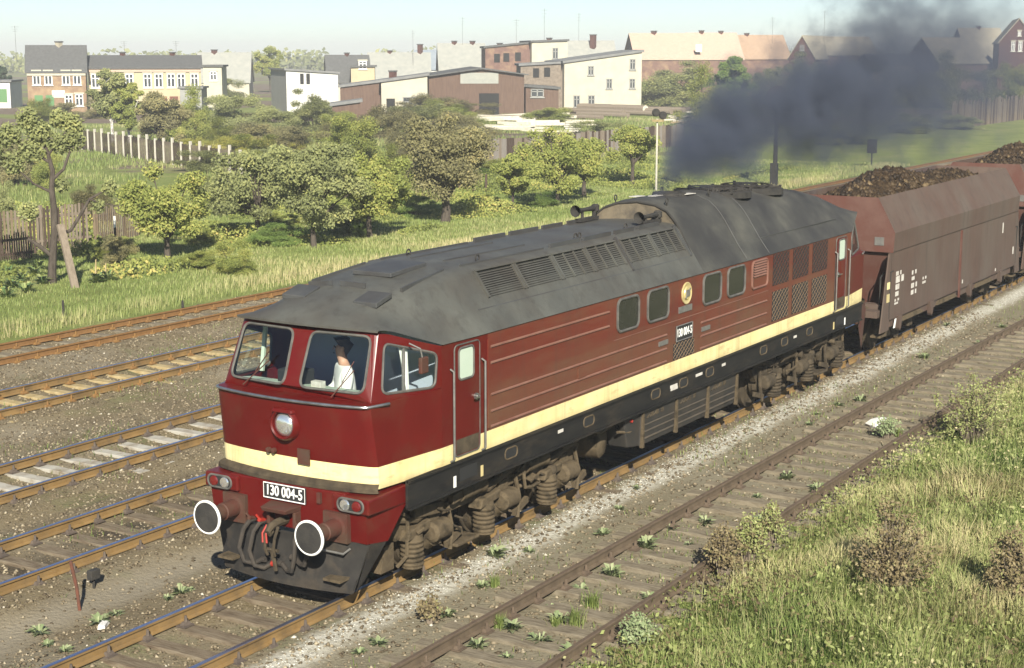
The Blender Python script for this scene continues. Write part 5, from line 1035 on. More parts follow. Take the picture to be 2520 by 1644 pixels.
# tall bank grass on the near side
P = scatter(420000, (-2, 34), (-17, -3.6), lambda P: P[:, 1] < -4.25-.35*np.abs(NR.normal(0, .8, len(P)))+.28*nz(P, .5, 21))
D_ = np.linalg.norm(P-np.array(CAM), axis=1); n1, n2 = nz(P, .55, 22), nz(P, 1.7, 23)
P = P[(NR.uniform(0, 1, len(P)) < np.clip(20/D_, .25, 1)*(.55+.45*(n2 > -.25)))]; n1, n2 = nz(P, .55, 22), nz(P, 1.7, 23); D_ = np.linalg.norm(P-np.array(CAM), axis=1)
edge = np.clip((-4.2-P[:, 1])/1.6, .25, 1)
n3 = nz(P, 3.2, 26); hh = np.maximum(.05, (.10+.20*NR.uniform(0, 1, len(P))+.18*np.clip(n1, 0, 1)+.09*n2+.12*n3)*edge)
tint = np.clip(.50+.55*n1+.25*n2+.22*n3+NR.normal(0, .17, len(P)), 0, 1)
blades('grass', P, hh, .008*np.clip(D_/14, 1, 2.5), tint, ML['grass'], 'tall green and straw-coloured grass on the near bank', lean=1.15, comb=.7)
P2 = P[NR.uniform(0, 1, len(P)) < .55]; n_ = len(P2); a_ = NR.normal(size=(n_, 3)); a_ /= np.linalg.norm(a_, axis=1)[:, None]; b_ = np.cross(a_, NR.normal(size=(n_, 3))); b_ /= np.linalg.norm(b_, axis=1)[:, None]
c_ = P2+np.stack([NR.normal(0, .05, n_), NR.normal(0, .05, n_), NR.uniform(.02, .26, n_)], 1); s_ = (.010+.024*NR.uniform(0, 1, n_)**2)[:, None]
bw = obj('bank_weeds', npmesh('bank_weeds', np.stack([c_-a_*s_*1.5, c_+b_*s_*.8, c_+a_*s_*1.5, c_-b_*s_*.8], 1).reshape(-1, 3), np.arange(n_*4).reshape(-1, 4), ML['bank'], np.clip(NR.uniform(0, 1, n_)*.7+.5*nz(P2, .8, 25)+.15, 0, 1))); tag(bw, 'tangle of small leaves and dead stalks in the bank grass', 'weeds', kind='stuff')
P3 = P[(NR.uniform(0, 1, len(P)) < .06) & (P[:, 1] < -4.9)]
blades('dry_stalks', P3, NR.uniform(.25, .62, len(P3)), .006, NR.uniform(.55, 1, len(P3)), ML['bank'], 'thin dead stalks standing above the bank grass', lean=.7)
# meadow beyond the far track
P = scatter(170000, (8, 90), (19.2, 40), lambda P: P[:, 1] > 19.5+.7*np.abs(NR.normal(0, .6, len(P))))
D_ = np.linalg.norm(P-np.array(CAM), axis=1); n1, n2 = nz(P, .25, 31), nz(P, .9, 32)
edge = np.exp(-np.abs(P[:, 1]-20.6)/1.3)
hh = .05+.06*NR.uniform(0, 1, len(P))+.30*edge*NR.uniform(.3, 1, len(P))+.06*np.clip(n2, 0, 1)
tint = np.clip(.46+.30*n1+.18*n2+.34*edge+NR.normal(0, .12, len(P)), 0, 1)
blades('meadow_grass', P, hh, .014*np.clip(D_/35, 1, 2.2), tint, ML['grass'], 'short green meadow grass between the far track and the orchard', lean=.6)
P = scatter(120000, (25, 150), (40, 110), lambda P: (nz(P, .09, 35) > -.12))
D_ = np.linalg.norm(P-np.array(CAM), axis=1)
blades('garden_grass', P, NR.uniform(.10, .40, len(P)), .03*np.clip(D_/70, 1, 2), np.clip(.45+.4*nz(P, .15, 36)+NR.normal(0, .15, len(P)), 0, 1), ML['grass'], 'rough grass and greens in the garden plots', lean=.6)
P = scatter(150000, (14, 85), (25, 46), lambda P: nz(P, .22, 37) > -.02)
n_ = len(P); m1 = np.clip(nz(P, .22, 37), 0, 1); nn_ = NR.normal(size=(n_, 3))*.7+np.array([-.75, -.55, .75]); nn_ /= np.linalg.norm(nn_, axis=1)[:, None]; a_ = np.cross(nn_, NR.normal(size=(n_, 3))); a_ /= np.linalg.norm(a_, axis=1)[:, None]; b_ = np.cross(nn_, a_)
c_ = P+np.stack([0*m1, 0*m1, NR.uniform(0, 1, n_)*(.12+1.1*m1)], 1); s_ = (.03+.035*NR.uniform(0, 1, n_))[:, None]
uw = obj('orchard_weeds', npmesh('orchard_weeds', np.stack([c_-a_*s_*1.3, c_+b_*s_*.8, c_+a_*s_*1.3, c_-b_*s_*.8], 1).reshape(-1, 3), np.arange(n_*4).reshape(-1, 4), ML['orchard'], np.clip(NR.uniform(0, 1, n_)*.7+.6*nz(P, .4, 38)+.1, 0, 1))); tag(uw, 'knee-high leafy weeds among the orchard trees', 'weeds', kind='stuff')
# low weeds scattered on the ballast
def rosette(rng, n, s, hgt):
    an = rng.uniform(0, 2*PI, n); L = s*rng.uniform(.5, 1.1, n); up = hgt*rng.uniform(.2, 1, n); w_ = L*rng.uniform(.16, .34, n)
    ux, uy = np.cos(an), np.sin(an); b0 = np.stack([ux*.02, uy*.02, 0*ux], 1); md = np.stack([ux*L*.55, uy*L*.55, up*.8], 1); tp = np.stack([ux*L, uy*L, up*.75], 1)
    sd_ = np.stack([-uy*w_/2, ux*w_/2, 0*ux], 1)
    return np.stack([b0, md+sd_, tp, md-sd_], 1).reshape(-1, 3), np.arange(4*n).reshape(-1, 4)
wv = []
for i in range(4):
    V, F = rosette(NR, 46, .15, .12); V = V*NR.uniform(.75, 1.1, (len(V), 1)); me = npmesh('leaf_rosette', V, F, ML['weed'], NR.uniform(.2, 1, 46)); wv.append(me)
WG = 'weeds growing in the ballast'
wspots = [(1340, 1340), (1280, 1410), (1350, 1370), (1120, 1360), (880, 1490), (835, 1510), (1040, 1430), (1300, 1440), (1510, 1390), (1480, 1440), (1190, 1460), (1255, 1490), (1420, 1335), (1600, 1265), (1760, 1150), (1830, 1110), (1770, 1210), (1900, 1140), (1640, 1215), (1500, 1270), (1560, 1230), (1440, 1180), (1480, 1140), (1900, 960), (1950, 940), (2000, 930), (1880, 985), (2100, 1000), (1150, 1300), (1230, 1280), (1400, 1240), (1110, 1500), (1330, 1520), (1180, 1530), (230, 1440), (420, 1375), (390, 1390), (440, 1370), (110, 1490), (90, 1460), (150, 1520), (270, 1420), (860, 1340), (2010, 780), (2200, 760), (2330, 760), (2150, 830), (2280, 800)]
for i, (u, v) in enumerate(wspots):
    o = bpy.data.objects.new('weed_plant', NR.choice(wv)); C.objects.link(o); p = gp(u, v, -.2); p.z = gz(p.x, p.y); o.location = p; o.rotation_euler = (0, 0, rnd.uniform(0, 6)); s = rnd.uniform(.7, 1.5); o.scale = (s, s, s*rnd.uniform(.7, 1.3))
    tag(o, 'small pale green leafy weed rooted in the ballast', 'weed', WG)
P = scatter(60000, (-5, 36), (-4.6, 16), lambda P: (nz(P, .55, 41) > np.where(P[:, 1] < -1.7, -.05, .20)) & (NR.uniform(0, 1, len(P)) < .6))
blades('ballast_grass', P, NR.uniform(.03, .12, len(P)), .012, NR.uniform(.05, .5, len(P)), ML['grass'], 'thin grass sprouting between sleepers and stones', lean=1.0)
# grass tufts on the siding
for i, (u, v, s) in enumerate([(1375, 1405, 1.0), (1335, 1445, 1.1), (1160, 1455, .8), (1290, 1455, .7), (1150, 1360, .7), (1700, 1250, .7), (1830, 1200, .7), (2090, 1010, .8)]):
    n = 130; a = NR.uniform(0, 2*PI, n); r = np.abs(NR.normal(0, .06*s, n)); c = gp(u, v, -.2)
    P = np.stack([r*np.cos(a), r*np.sin(a), np.zeros(n)], 1)
    o = blades('grass_tuft', P, NR.uniform(.10, .26, n)*s, .010, NR.uniform(.1, .55, n), ML['grass'], 'tuft of fresh grass between the siding rails', kind='thing', cat='grass tuft', lean=.9); o.location = (c.x, c.y, gz(c.x, c.y)); o['group'] = 'grass tufts on the siding'
# dry brown weed bushes on the bank
def drybush(u, v, w_, h, label, n=900, mt='dry'):
    p = gp(u, v, -.12); px = (p-CAM).dot(FWD)/FPX*K; W_, H = w_*px, h*px; b = thing('dry_weed_bush', label, 'weed bush', p, 'dry weeds on the bank'); mb = MB(); r = random.Random(u); ends = []
    for k in range(150):
        a = r.uniform(0, 6.28); q = W_/2*r.random()**.7*r.uniform(.6, 1.15); e = Vector((math.cos(a)*q, math.sin(a)*q, H*r.uniform(.25, 1)*(1.1-.5*q/(W_/2)))); m_ = e*.5+Vector((0, 0, .1*H)); base = Vector((e.x*.25, e.y*.25, -.1)); ends += [m_, e, e]
        mb.tube([p+base, p+m_, p+e], [.006, .004, .003], 4)
    mb.build('stem', M['wood'], b)
    V, F, tn = leaves([p+e for e in ends], [.11]*len(ends), int(n*1.3), .019, np.random.default_rng(u), shell=.6)
    o = bpy.data.objects.new('foliage', npmesh('foliage', V, F, ML[mt], tn)); C.objects.link(o); o.parent = b; o.matrix_parent_inverse = Matrix.Translation(-p)
for a in ((2065, 1400, 190, 250, 'big dry brown weed bush in the middle of the bank', 3200), (2345, 1420, 150, 190, 'dark brown weed bush at the right edge of the bank', 3000), (2260, 1020, 190, 150, 'brown weed bush on the bank near the white boulder', 2600), (1680, 1330, 90, 120, 'row of withered stalks beside the siding rail', 1500), (1740, 1300, 80, 110, 'withered stalks right beside the siding rail bend', 1400), (1790, 1250, 70, 80, 'small withered stalk clump further up the siding', 900), (1480, 1490, 80, 60, 'leafy greyish weed clump at the siding rail', 900), (2060, 1010, 60, 40, 'low weed clump next to the white boulder', 600), (1000, 1432, 55, 45, 'withered silvery plant beside the white stone strip', 420)):
    drybush(*a, mt='weed' if a[0] in (1480, 2060) else 'dry' if a[0] in (2065, 2345, 1680, 1000) else 'bank')
# kale patch at the left and a mown heap
for i, (u, v) in enumerate([(20, 640), (50, 655), (80, 640), (100, 660), (30, 670), (60, 680), (15, 690), (90, 625), (225, 655), (250, 650), (300, 640)]):
    V, F = rosette(NR, 40, .42, .40); o = obj('kale_plant', npmesh('kale_plant', V, F, ML['veg'], NR.uniform(0, 1, 40))); o.location = gp(u, v); tag(o, 'leafy vegetable plant in the patch by the old apple tree', 'plant', 'vegetables in the trackside patch')
# ------------------------------------------------------------------ fences and posts
def dist(p): return (p-CAM).dot(FWD)
pf = thing('post_fence', 'garden fence of pale concrete posts with dark woven panels', 'fence', gp(480, 398))
A, Bv = gp(176, 345), gp(560, 410); n = 20; hp = 1.75
for i in range(n+1):
    f = i/n; f = f/(f+(1-f)*1.0); p = A.lerp(Bv, f); MB().box(p.x-.07, p.x+.07, p.y-.07, p.y+.07, -.4, hp-.3+.12*math.sin(i*2.1)).build('post', M['concrete'], pf)
    if i < n:
        q = A.lerp(Bv, (i+1)/n); d = (q-p); mb = MB()
        for k in range(10):
            a = p+d*(k+.08)/10; b_ = p+d*(k+.9)/10; mb.hexa([(a.x, a.y, -.25), (b_.x, b_.y, -.25), (b_.x+.03, b_.y+.03, -.25), (a.x+.03, a.y+.03, -.25), (a.x, a.y, hp-.55+.04*(k % 3)), (b_.x, b_.y, hp-.53), (b_.x+.03, b_.y+.03, hp-.53), (a.x+.03, a.y+.03, hp-.55)])
        o = mb.build('panel', M['woodd'] if i % 3 else M['wood'], pf); o['kind'] = 'stuff'
def plank_fence(name, label, A, B, h, m, step=.14, gap=.35, rough=.08, posts=2.5, both=True):
    t = thing(name, label, 'fence', A); d = B-A; L = d.length; e = d.normalized(); nn = Vector((-e.y, e.x, 0)); r = random.Random(name+label)
    n = int(L/step)
    for i in range(n):
        p = A+e*(i*step); w_ = step*(1-gap); z1 = h+r.uniform(-rough, rough); q = p+e*w_; k = nn*.025
        MB().hexa([(p.x, p.y, p.z-.1), (q.x, q.y, p.z-.1), (q.x+k.x, q.y+k.y, p.z-.1), (p.x+k.x, p.y+k.y, p.z-.1), (p.x, p.y, p.z+z1), (q.x, q.y, p.z+z1*1.0), (q.x+k.x, q.y+k.y, p.z+z1), (p.x+k.x, p.y+k.y, p.z+z1)]).build('plank', r.choice(m), t)
    for zz in (.25, .8): MB().beam(A+nn*.06+Vector((0, 0, h*zz)), B+nn*.06+Vector((0, 0, h*zz)), .05, .09).build('rail', m[0], t)
    for i in range(int(L/posts)+1):
        p = A+e*min(L, i*posts)+nn*.12; MB().box(p.x-.06, p.x+.06, p.y-.06, p.y+.06, p.z-.2, p.z+h*1.05).build('post', m[0], t)
    return t
wd = [M['wood'], M['woodd'], mat('tan_wood', (.22, .165, .10), (.15, .11, .07), scale=5, stretch=(3, 3, .4), rough=.95)]
plank_fence('picket_fence', 'old brown picket fence behind the kale at the left edge', gp(-40, 600), gp(215, 575), 1.7, wd, .15, .4)
plank_fence('dark_picket_fence', 'low dark slatted fence in front of the brown picket fence', gp(-20, 612), gp(80, 600), .95, [M['woodd']], .10, .55)
plank_fence('garden_picket_fence', 'thin yellowish picket fence right of the half-bare apple tree', gp(230, 570), gp(330, 545), 1.4, wd[2:]+wd[:1], .16, .5)
plank_fence('timber_fence', 'grey weathered board fence along the timber yard', gp(1085, 392), gp(1590, 338), 1.75, wd[:2]+[mat('grey_boards', (.20, .175, .15), (.26, .23, .20), scale=4, stretch=(3, 3, .4), rough=.95)], .32, .06, .06, 4)
plank_fence('plank_fence', 'ragged pale plank fence by the grass at the right edge', gp(2215, 300), gp(2420, 272), 2.6, wd, .30, .25, .35, 3)
mstk = [(148, 738, 40, M['soot'], 'short black stake in the grass by the far rusty track'), (425, 722, 24, M['soot'], 'small dark stake in the dry grass behind the far track'), (270, 590, 88, None, 'dark stake with white top standing in a weedy bush'), (1068, 440, 55, M['woodd'], 'broken brown plank post right of the big brownish tree'), (1130, 447, 42, M['woodd'], 'short thick dark post beside the broken plank'), (388, 250, 105, M['concrete'], 'tall pale mast in front of the yellow house'), (1045, 395, 40, M['whited'], 'pale stake leaning in front of the timber fence')]
for u, v, hp_, m_, lb in mstk:
    p = gp(u, v); px = dist(p)/FPX*K; h = hp_*px; w_ = max(.04, min(.16, 5*px))
    t = thing('stake' if hp_ < 100 else 'mast', lb, 'post', p)
    MB().tube([p-Vector((0, 0, .2)), p+Vector((0, 0, h*.7))], [w_*.7, w_*.6], 8).build('shaft', m_ or M['woodd'], t)
    MB().tube([p+Vector((0, 0, h*.7)), p+Vector((0, 0, h))], [w_*.6, w_*.5], 8).build('tip', m_ or M['white'], t)
for u, v in ((245, 650), (222, 640)):
    p = gp(u, v); o = MB().tube([p, p+Vector((.05, 0, .55))], [.03, .02], 6).build('garden_stick', M['sleepy']); tag(o, 'thin yellow garden stick beside the dark weedy bush', 'stick', 'garden sticks')

# ------------------------------------------------------------------ signals
p = gp(1525, 443); px = dist(p)/FPX*K; top = 165*px
sg_ = thing('light_signal', 'slim pale signal mast with dark lamp head above the locomotive roof', 'signal', p)
MB().tube([p, p+Vector((0, 0, top))], [.06, .045], 8).build('mast', M['concrete'], sg_)
for dx, dz in ((-.10, .0), (.28, -.15)):
    c = p+Vector((0, 0, top+.35+dz))+RGT*dx; f = -FWD
    MB().revolve(c, (-.6, -.7, 0), [(-.15, .10), (0, .22), (.12, .22), (.16, .18)], 14).build('lamp_head', M['soot'], sg_)
MB().box(p.x-.12, p.x+.12, p.y-.35, p.y+.25, top-.45, top-.33).build('bracket', M['sleepy'], sg_)
p = gp(1800, 437); px = dist(p)/FPX*K; h = 220*px
ds = thing('disc_signal', 'dark signal post with round disc seen through the smoke', 'signal', p)
MB().tube([p, p+Vector((0, 0, h-.6))], [.14, .10], 10).build('post', M['soot'], ds)
MB().revolve(p+Vector((0, 0, h-.25)), (-.85, -.5, 0), [(0, .62), (.03, .62), (.03, .50), (.05, .48), (.05, 0)], 26).build('disc', M['woodd'], ds, smooth=True)
MB().box(p.x-.25, p.x+.1, p.y-.15, p.y+.2, -.3, 1.1).build('relay_box', M['soot'], ds)
p = gp(2025, 392); px = dist(p)/FPX*K
bs = thing('box_signal', 'small black box signal on a thin post beyond the coal wagon', 'signal', p)
MB().tube([p, p+Vector((0, 0, 38*px))], .05, 8).build('post', M['soot'], bs); MB().box(p.x-.25, p.x+.25, p.y-.25, p.y+.25, 38*px-.35, 38*px+.55).build('box', M['soot'], bs)

# ------------------------------------------------------------------ houses
def bm(name, *c, **k): return mat(name, *c, rough=.9, spec=.1, **k)
HM = dict(brick=bm('red_brown_brick', (.14, .082, .066), (.18, .108, .085), scale=3, dirt=(.28, .19, .12), dscale=1.0), brickb=bm('ochre_brick', (.26, .18, .115), (.21, .135, .09), scale=2, dirt=(.36, .26, .15), dscale=.7),  # house colours muted: part of the distance haze is in the paint
 yellow=bm('yellow_render', (.46, .39, .25), (.40, .34, .22), scale=.8), cream=bm('cream_render', (.50, .465, .36), (.42, .39, .30), scale=.7), white=bm('white_render', (.62, .61, .56), (.55, .54, .49), scale=.8),
 grey=bm('grey_render', (.25, .25, .23), (.30, .295, .27), scale=1), rubble=bm('rubble_stone', (.15, .12, .092), (.24, .20, .155), scale=3), boards=bm('brown_boards', (.10, .064, .048), (.145, .096, .07), scale=2, stretch=(4, 4, .4)), darkbrick=bm('dark_brick', (.085, .040, .034), (.115, .058, .046), scale=3),
 slate=bm('dark_slate', (.085, .085, .082), (.12, .12, .115), scale=3), felt=bm('grey_roof_felt', (.16, .16, .155), (.21, .21, .20), scale=1.5), pink=bm('pale_pink_tiles', (.42, .30, .225), (.50, .375, .285), scale=1.5, stretch=(1, 1, 6)), orange=bm('orange_tiles', (.33, .225, .15), (.39, .275, .19), scale=2), pale=bm('pale_grey_tiles', (.27, .275, .245), (.34, .335, .29), scale=1.2), blue=bm('blue_grey_slate', (.20, .23, .26), (.25, .28, .30), scale=1.5), tan=bm('tan_tiles', (.34, .30, .22), (.40, .36, .27), scale=1.5),
 frame=M['white'], pane=mat('house_window_glass', (.05, .055, .06), rough=.1, spec=.6), shut=bm('green_shutter', (.11, .22, .095)), brown=bm('brown_shutter', (.16, .07, .05)), stucco=bm('pale_sign', (.72, .70, .58)), black=M['dark'])
HG = 'houses behind the gardens'
def rows(v, D): return CAM.z + (UPV*((822-v*K)/FPX)+FWD).z*D
def house(name, label, uL, uR, D, ang, vE, vR, depth, wall, roof, roofkind='x', base=-.4, wins=(), over=.25, vE2=None, chim=(), sidewall=None, group=HG, rfrac=.5, trim=None):
    """facade from column uL to uR at distance D, turned by ang; eave row vE, ridge row vR"""
    a = math.radians(ang); Rh = Vector((RGT.x, RGT.y, 0)).normalized(); Fh = Vector((FWD.x, FWD.y, 0)).normalized()
    e = Rh*math.cos(a)+Fh*math.sin(a); nI = -Rh*math.sin(a)+Fh*math.cos(a)
    O = dp(uL, 130, D); O.z = base
    # width so that the right end falls on column uR
    tgt = (uR*K-1260)/FPX; rel = O-CAM
    w_ = (tgt*rel.dot(FWD)-rel.dot(RGT))/(e.dot(RGT)-tgt*e.dot(FWD))
    zE = CAM.z+(CAM.z*0)+((122.4-vE)*K/FPX)*D; zE2 = CAM.z+((122.4-(vE2 if vE2 is not None else vE))*K/FPX)*(D+e.dot(FWD)*w_)
    zR = CAM.z+((122.4-vR)*K/FPX)*(D+nI.dot(FWD)*depth*(rfrac if roofkind == 'x' else 0)) if vR is not None else zE
    Q = lambda s, t, z: O+e*(s*w_)+nI*(t*depth)+Vector((0, 0, z-base))
    t = thing(name, label, 'building', O, group); wm, rm = HM[wall], HM[roof]; sw = HM[sidewall] if sidewall else wm
    o = over
    if roofkind == 'x':
        MB().add([Q(0,0,base), Q(1,0,base), Q(1,0,zE), Q(0,0,zE), Q(0,1,base), Q(1,1,base), Q(1,1,zE), Q(0,1,zE)], [(0,1,2,3), (4,5,6,7), (0,4,5,1)]).build('wall', wm, t)
        for s in (0, 1): MB().add([Q(s,0,base), Q(s,1,base), Q(s,1,zE), Q(s,rfrac,zR-.05), Q(s,0,zE)], [(0,1,2,3,4)]).build('gable_wall', sw, t)
        os, ot = o/w_, o/depth; sl_ = (zR-zE)/(rfrac*depth)*o
        r = MB().rings([[Q(s,-ot,zE-sl_), Q(s,rfrac,zR), Q(s,1+ot,zE-sl_), Q(s,1+ot,zE-sl_+.16), Q(s,rfrac,zR+.18), Q(s,-ot,zE-sl_+.16)] for s in (-os, 1+os)], True, True, True).build('roof', rm, t)
    elif roofkind == 'y':
        MB().add([Q(0,0,base), Q(1,0,base), Q(1,0,zE2), Q(rfrac,0,zR-.05), Q(0,0,zE), Q(0,1,base), Q(1,1,base), Q(1,1,zE2), Q(rfrac,1,zR-.05), Q(0,1,zE)], [(0,1,2,3,4), (5,6,7,8,9), (0,1,6,5)]).build('gable_wall', wm, t)
        for s, z in ((0, zE), (1, zE2)): MB().add([Q(s,0,base), Q(s,1,base), Q(s,1,z), Q(s,0,z)], [(0,1,2,3)]).build('wall', sw, t)
        os, ot = o/w_, o/depth
        r = MB().rings([[Q(-os,q,zE-(zR-zE)*os/rfrac), Q(rfrac,q,zR), Q(1+os,q,zE2-(zR-zE2)*os/(1-rfrac)), Q(1+os,q,zE2-(zR-zE2)*os/(1-rfrac)+.14), Q(rfrac,q,zR+.18), Q(-os,q,zE-(zR-zE)*os/rfrac+.14)] for q in (-ot, 1+ot)], True, True, True).build('roof', rm, t)
    else:                                  # mono pitch or flat: eave falls along the facade
        MB().add([Q(0,0,base), Q(1,0,base), Q(1,0,zE2), Q(0,0,zE), Q(0,1,base), Q(1,1,base), Q(1,1,zE2), Q(0,1,zE)], [(0,1,2,3), (4,5,6,7), (0,1,5,4)]).build('wall', wm, t)
        for s, z in ((0, zE), (1, zE2)): MB().add([Q(s,0,base), Q(s,1,base), Q(s,1,z), Q(s,0,z)], [(0,1,2,3)]).build('side_wall', sw, t)
        os, ot = o/w_, o/depth; k = .25 if roofkind == 'flat' else .3
        r = MB().hexa([Q(-os,-ot,zE+.01), Q(1+os,-ot,zE2+.01), Q(1+os,1+ot,zE2+.01), Q(-os,1+ot,zE+.01), Q(-os,-ot,zE+k), Q(1+os,-ot,zE2+k), Q(1+os,1+ot,zE2+k), Q(-os,1+ot,zE+k)]).build('roof', rm, t)
    if trim: MB().hexa([Q(0,-.02,zE-.5), Q(1,-.02,zE-.5), Q(1,-.002,zE-.5), Q(0,-.002,zE-.5), Q(0,-.02,zE-.2), Q(1,-.02,zE-.2), Q(1,-.002,zE-.2), Q(0,-.002,zE-.2)]).build('cornice', HM[trim], t)
    for wn_ in wins:                       # (s, t side, z centre m, width, height, kind)
        s, zc, ww, hh, kd = wn_[:5]; side = wn_[5] if len(wn_) > 5 else 0
        pos = (lambda ds, dz, out: Q(s, 0, zc)+e*ds-nI*out+Vector((0, 0, dz))) if not side else (lambda ds, dz, out: Q(0, s, zc)+nI*ds-e*out+Vector((0, 0, dz)))
        bx = lambda x0, x1, z0, z1, o0, o1: [pos(x0, z0, o1), pos(x1, z0, o1), pos(x1, z0, o0), pos(x0, z0, o0), pos(x0, z1, o1), pos(x1, z1, o1), pos(x1, z1, o0), pos(x0, z1, o0)]
        H = hh/2; W2 = ww/2
        if kd in ('shut', 'brown', 'stucco', 'black', 'blue'):
            MB().hexa(bx(-W2, W2, -H, H, .0, .05)).build({'shut': 'shutter', 'brown': 'shutter', 'stucco': 'sign_board', 'black': 'doorway', 'blue': 'window'}[kd], HM[kd] if kd != 'blue' else HM['pale'], t); continue
        mb = MB()
        for x0, x1, z0, z1 in ((-W2, W2, H-.10, H), (-W2, W2, -H, -H+.12), (-W2, -W2+.12, -H, H), (W2-.12, W2, -H, H), (-.07, .07, -H, H), (-W2, W2, H*.35-.05, H*.35+.05)): mb.hexa(bx(x0, x1, z0, z1, .0, .07))
        fo = mb.build('window', HM['frame' if kd != 'dark' else 'grey'], t); fo['kind'] = 'thing'
        MB().hexa(bx(-W2+.05, W2-.05, -H+.05, H-.05, .0, .03)).build('pane', HM['pane'], fo)
        MB().hexa(bx(-W2-.1, W2+.1, -H-.12, -H, .0, .14)).build('sill', HM['stucco'] if kd != 'dark' else HM['grey'], fo)
        if kd == 'w': MB().hexa(bx(-W2-.12, W2+.12, H, H+.22, .0, .10)).build('lintel', HM['cream'] if wall != 'white' else HM['grey'], fo)
    for cs_, ct, ch, cw_ in chim:
        ch *= .75; cw_ *= .75
        zc = (zR if roofkind != 'flat' else zE); p0 = Q(cs_, ct, zc); MB().box(p0.x-cw_/2, p0.x+cw_/2, p0.y-cw_/2, p0.y+cw_/2, zc-1.2, zc+ch).build('chimney', HM['darkbrick'] if wall != 'brickb' else HM['tan'], r); MB().box(p0.x-cw_/2-.08, p0.x+cw_/2+.08, p0.y-cw_/2-.08, p0.y+cw_/2+.08, zc+ch, zc+ch+.15).build('cap', HM['slate'], r)
    return t
UW = [(.16, 4.0, 1.0, 1.7, 'w'), (.36, 4.0, 1.0, 1.7, 'w'), (.66, 4.0, 1.0, 1.7, 'w'), (.85, 4.0, 1.0, 1.7, 'w'), (.18, 1.0, 1.0, 1.7, 'shut'), (.37, 1.0, 1.0, 1.7, 'shut'), (.52, 2.0, 1.6, .9, 'stucco'), (.69, 1.1, 1.0, 1.6, 'w'), (.87, 1.2, 1.0, 1.5, 'w')]
house('brick_house', 'brick house with tall dark slate roof and green shutters at the left', 60, 203, 200, 14, 166, 108, 8.5, 'brickb', 'slate', 'x', wins=UW, sidewall='brick', chim=((.55, .5, .7, .9),), trim='cream')
YW = [(s, 3.6, 1.05, 1.8, 'w') for s in (.06, .19, .36, .52, .62, .73, .82, .94)] + [(s, .8, 1.1, 1.5, 'brown') for s in (.55, .65, .75, .84)]
house('yellow_house', 'long yellow two-storey house with dark roof joined to the brick house', 203, 470, 204, 12, 158, 131, 9, 'yellow', 'slate', 'x', wins=YW, vE2=153, chim=((.3, .5, .6, .7), (.75, .5, .6, .7)), trim='pink')
house('annex_house', 'small pale yellow annex at the end of the long yellow house', 471, 518, 206, 4, 155, 152, 6, 'cream', 'slate', 'flat', vE2=155, wins=[(.55, 4.2, .9, 1.2, 'w')])
house('white_building', 'low white building with green shutter at the left edge', -20, 26, 215, 6, 190, 188, 8, 'white', 'felt', 'flat', vE2=190, wins=[(.55, 1.4, 1.1, 1.8, 'shut')])
house('hazy_house', 'pale grey-roofed house in haze behind the yellow annex', 455, 580, 265, 6, 190, 124, 12, 'cream', 'pale', 'x', chim=((.3, .5, .7, 1),))
house('garden_shed', 'grey flat-roofed shed behind the bush at the yellow house', 415, 470, 196, 3, 205, 204, 5, 'grey', 'felt', 'flat', vE2=205)
house('white_cube_house', 'white flat-roofed house with shaded side coloured grey and twin dark windows', 664, 787, 195, 17, 163, 160, 13, 'white', 'felt', 'flat', vE2=171, sidewall='grey', wins=[(.30, 4.0, .45, 1.3, 'black'), (.42, 4.0, .45, 1.3, 'black')])  # grey side wall puts its shade into the colour
house('dormer_house', 'house with dark roof and yellow dormer behind the white cube house', 762, 862, 235, 10, 190, 130, 9, 'cream', 'slate', 'x', sidewall='stucco', chim=((.5, .5, .5, .7),))
house('dormer_wing', 'yellow dormer wing with white window on the dark roof', 815, 872, 232, 4, 157, 155, 5, 'yellow', 'slate', 'flat', vE2=155, wins=[(.5, 5.4, 1.2, 1.2, 'w')])
house('pale_roof_house', 'house with broad pale tiled roof and tall thin chimney', 855, 1000, 262, 4, 182, 124, 11, 'brick', 'pale', 'x', chim=((.85, .5, 1.9, .9), (.35, .5, .5, .8)))
house('blue_roof_house', 'house with small blue-grey roof behind the pale roofs', 965, 1030, 290, 3, 160, 118, 8, 'white', 'blue', 'x')
house('wide_pale_house', 'house with wide pale grey roof left of the brick mill', 1022, 1130, 270, 5, 162, 103, 11, 'brick', 'pale', 'x', chim=((.35, .5, .6, .9), (.75, .5, .6, .9)))
house('long_shed', 'long low dark-roofed shed with rubble wall', 789, 885, 186, 3, 203, None, 9, 'boards', 'felt', 'mono', vE2=190)
house('whitewashed_shed', 'whitewashed shed end with black door and dark window', 885, 994, 184, 4, 191, None, 9, 'cream', 'felt', 'mono', vE2=175, wins=[(.20, .9, 1.0, 2.0, 'black'), (.68, 1.2, 2.4, 1.8, 'dark')], chim=((.25, .6, 1.6, .9),))
house('low_lean_to', 'low grey lean-to roof among bushes left of the white shed', 770, 838, 160, 6, 246, None, 4, 'boards', 'felt', 'mono', vE2=236)
sm = house('sawmill', 'brown boarded sawmill with open dark doorway and glazed band', 996, 1218, 188, 6, 177, 160, 16, 'boards', 'slate', 'y', vE2=173, rfrac=.55, over=.5, wins=[(.53, 4.2, 4.6, 1.3, 'blue'), (.63, 1.1, 2.4, 2.6, 'black')])
house('sawmill_lean_to', 'brown boarded lean-to at the right end of the sawmill', 1222, 1298, 190, 6, 201, None, 6, 'boards', 'slate', 'mono', vE2=207, wins=[(.35, 2.4, 1.6, 1.0, 'dark')])
house('brick_mill', 'dark brick mill building with flat sloping roof', 1128, 1236, 240, 4, 112, None, 12, 'brick', 'slate', 'mono', vE2=101, chim=((.35, .4, .9, .8),), wins=[(.25, 6.4, .9, 1.3, 'black'), (.45, 6.5, .9, 1.3, 'black'), (.7, 6.6, .9, 1.3, 'black')])
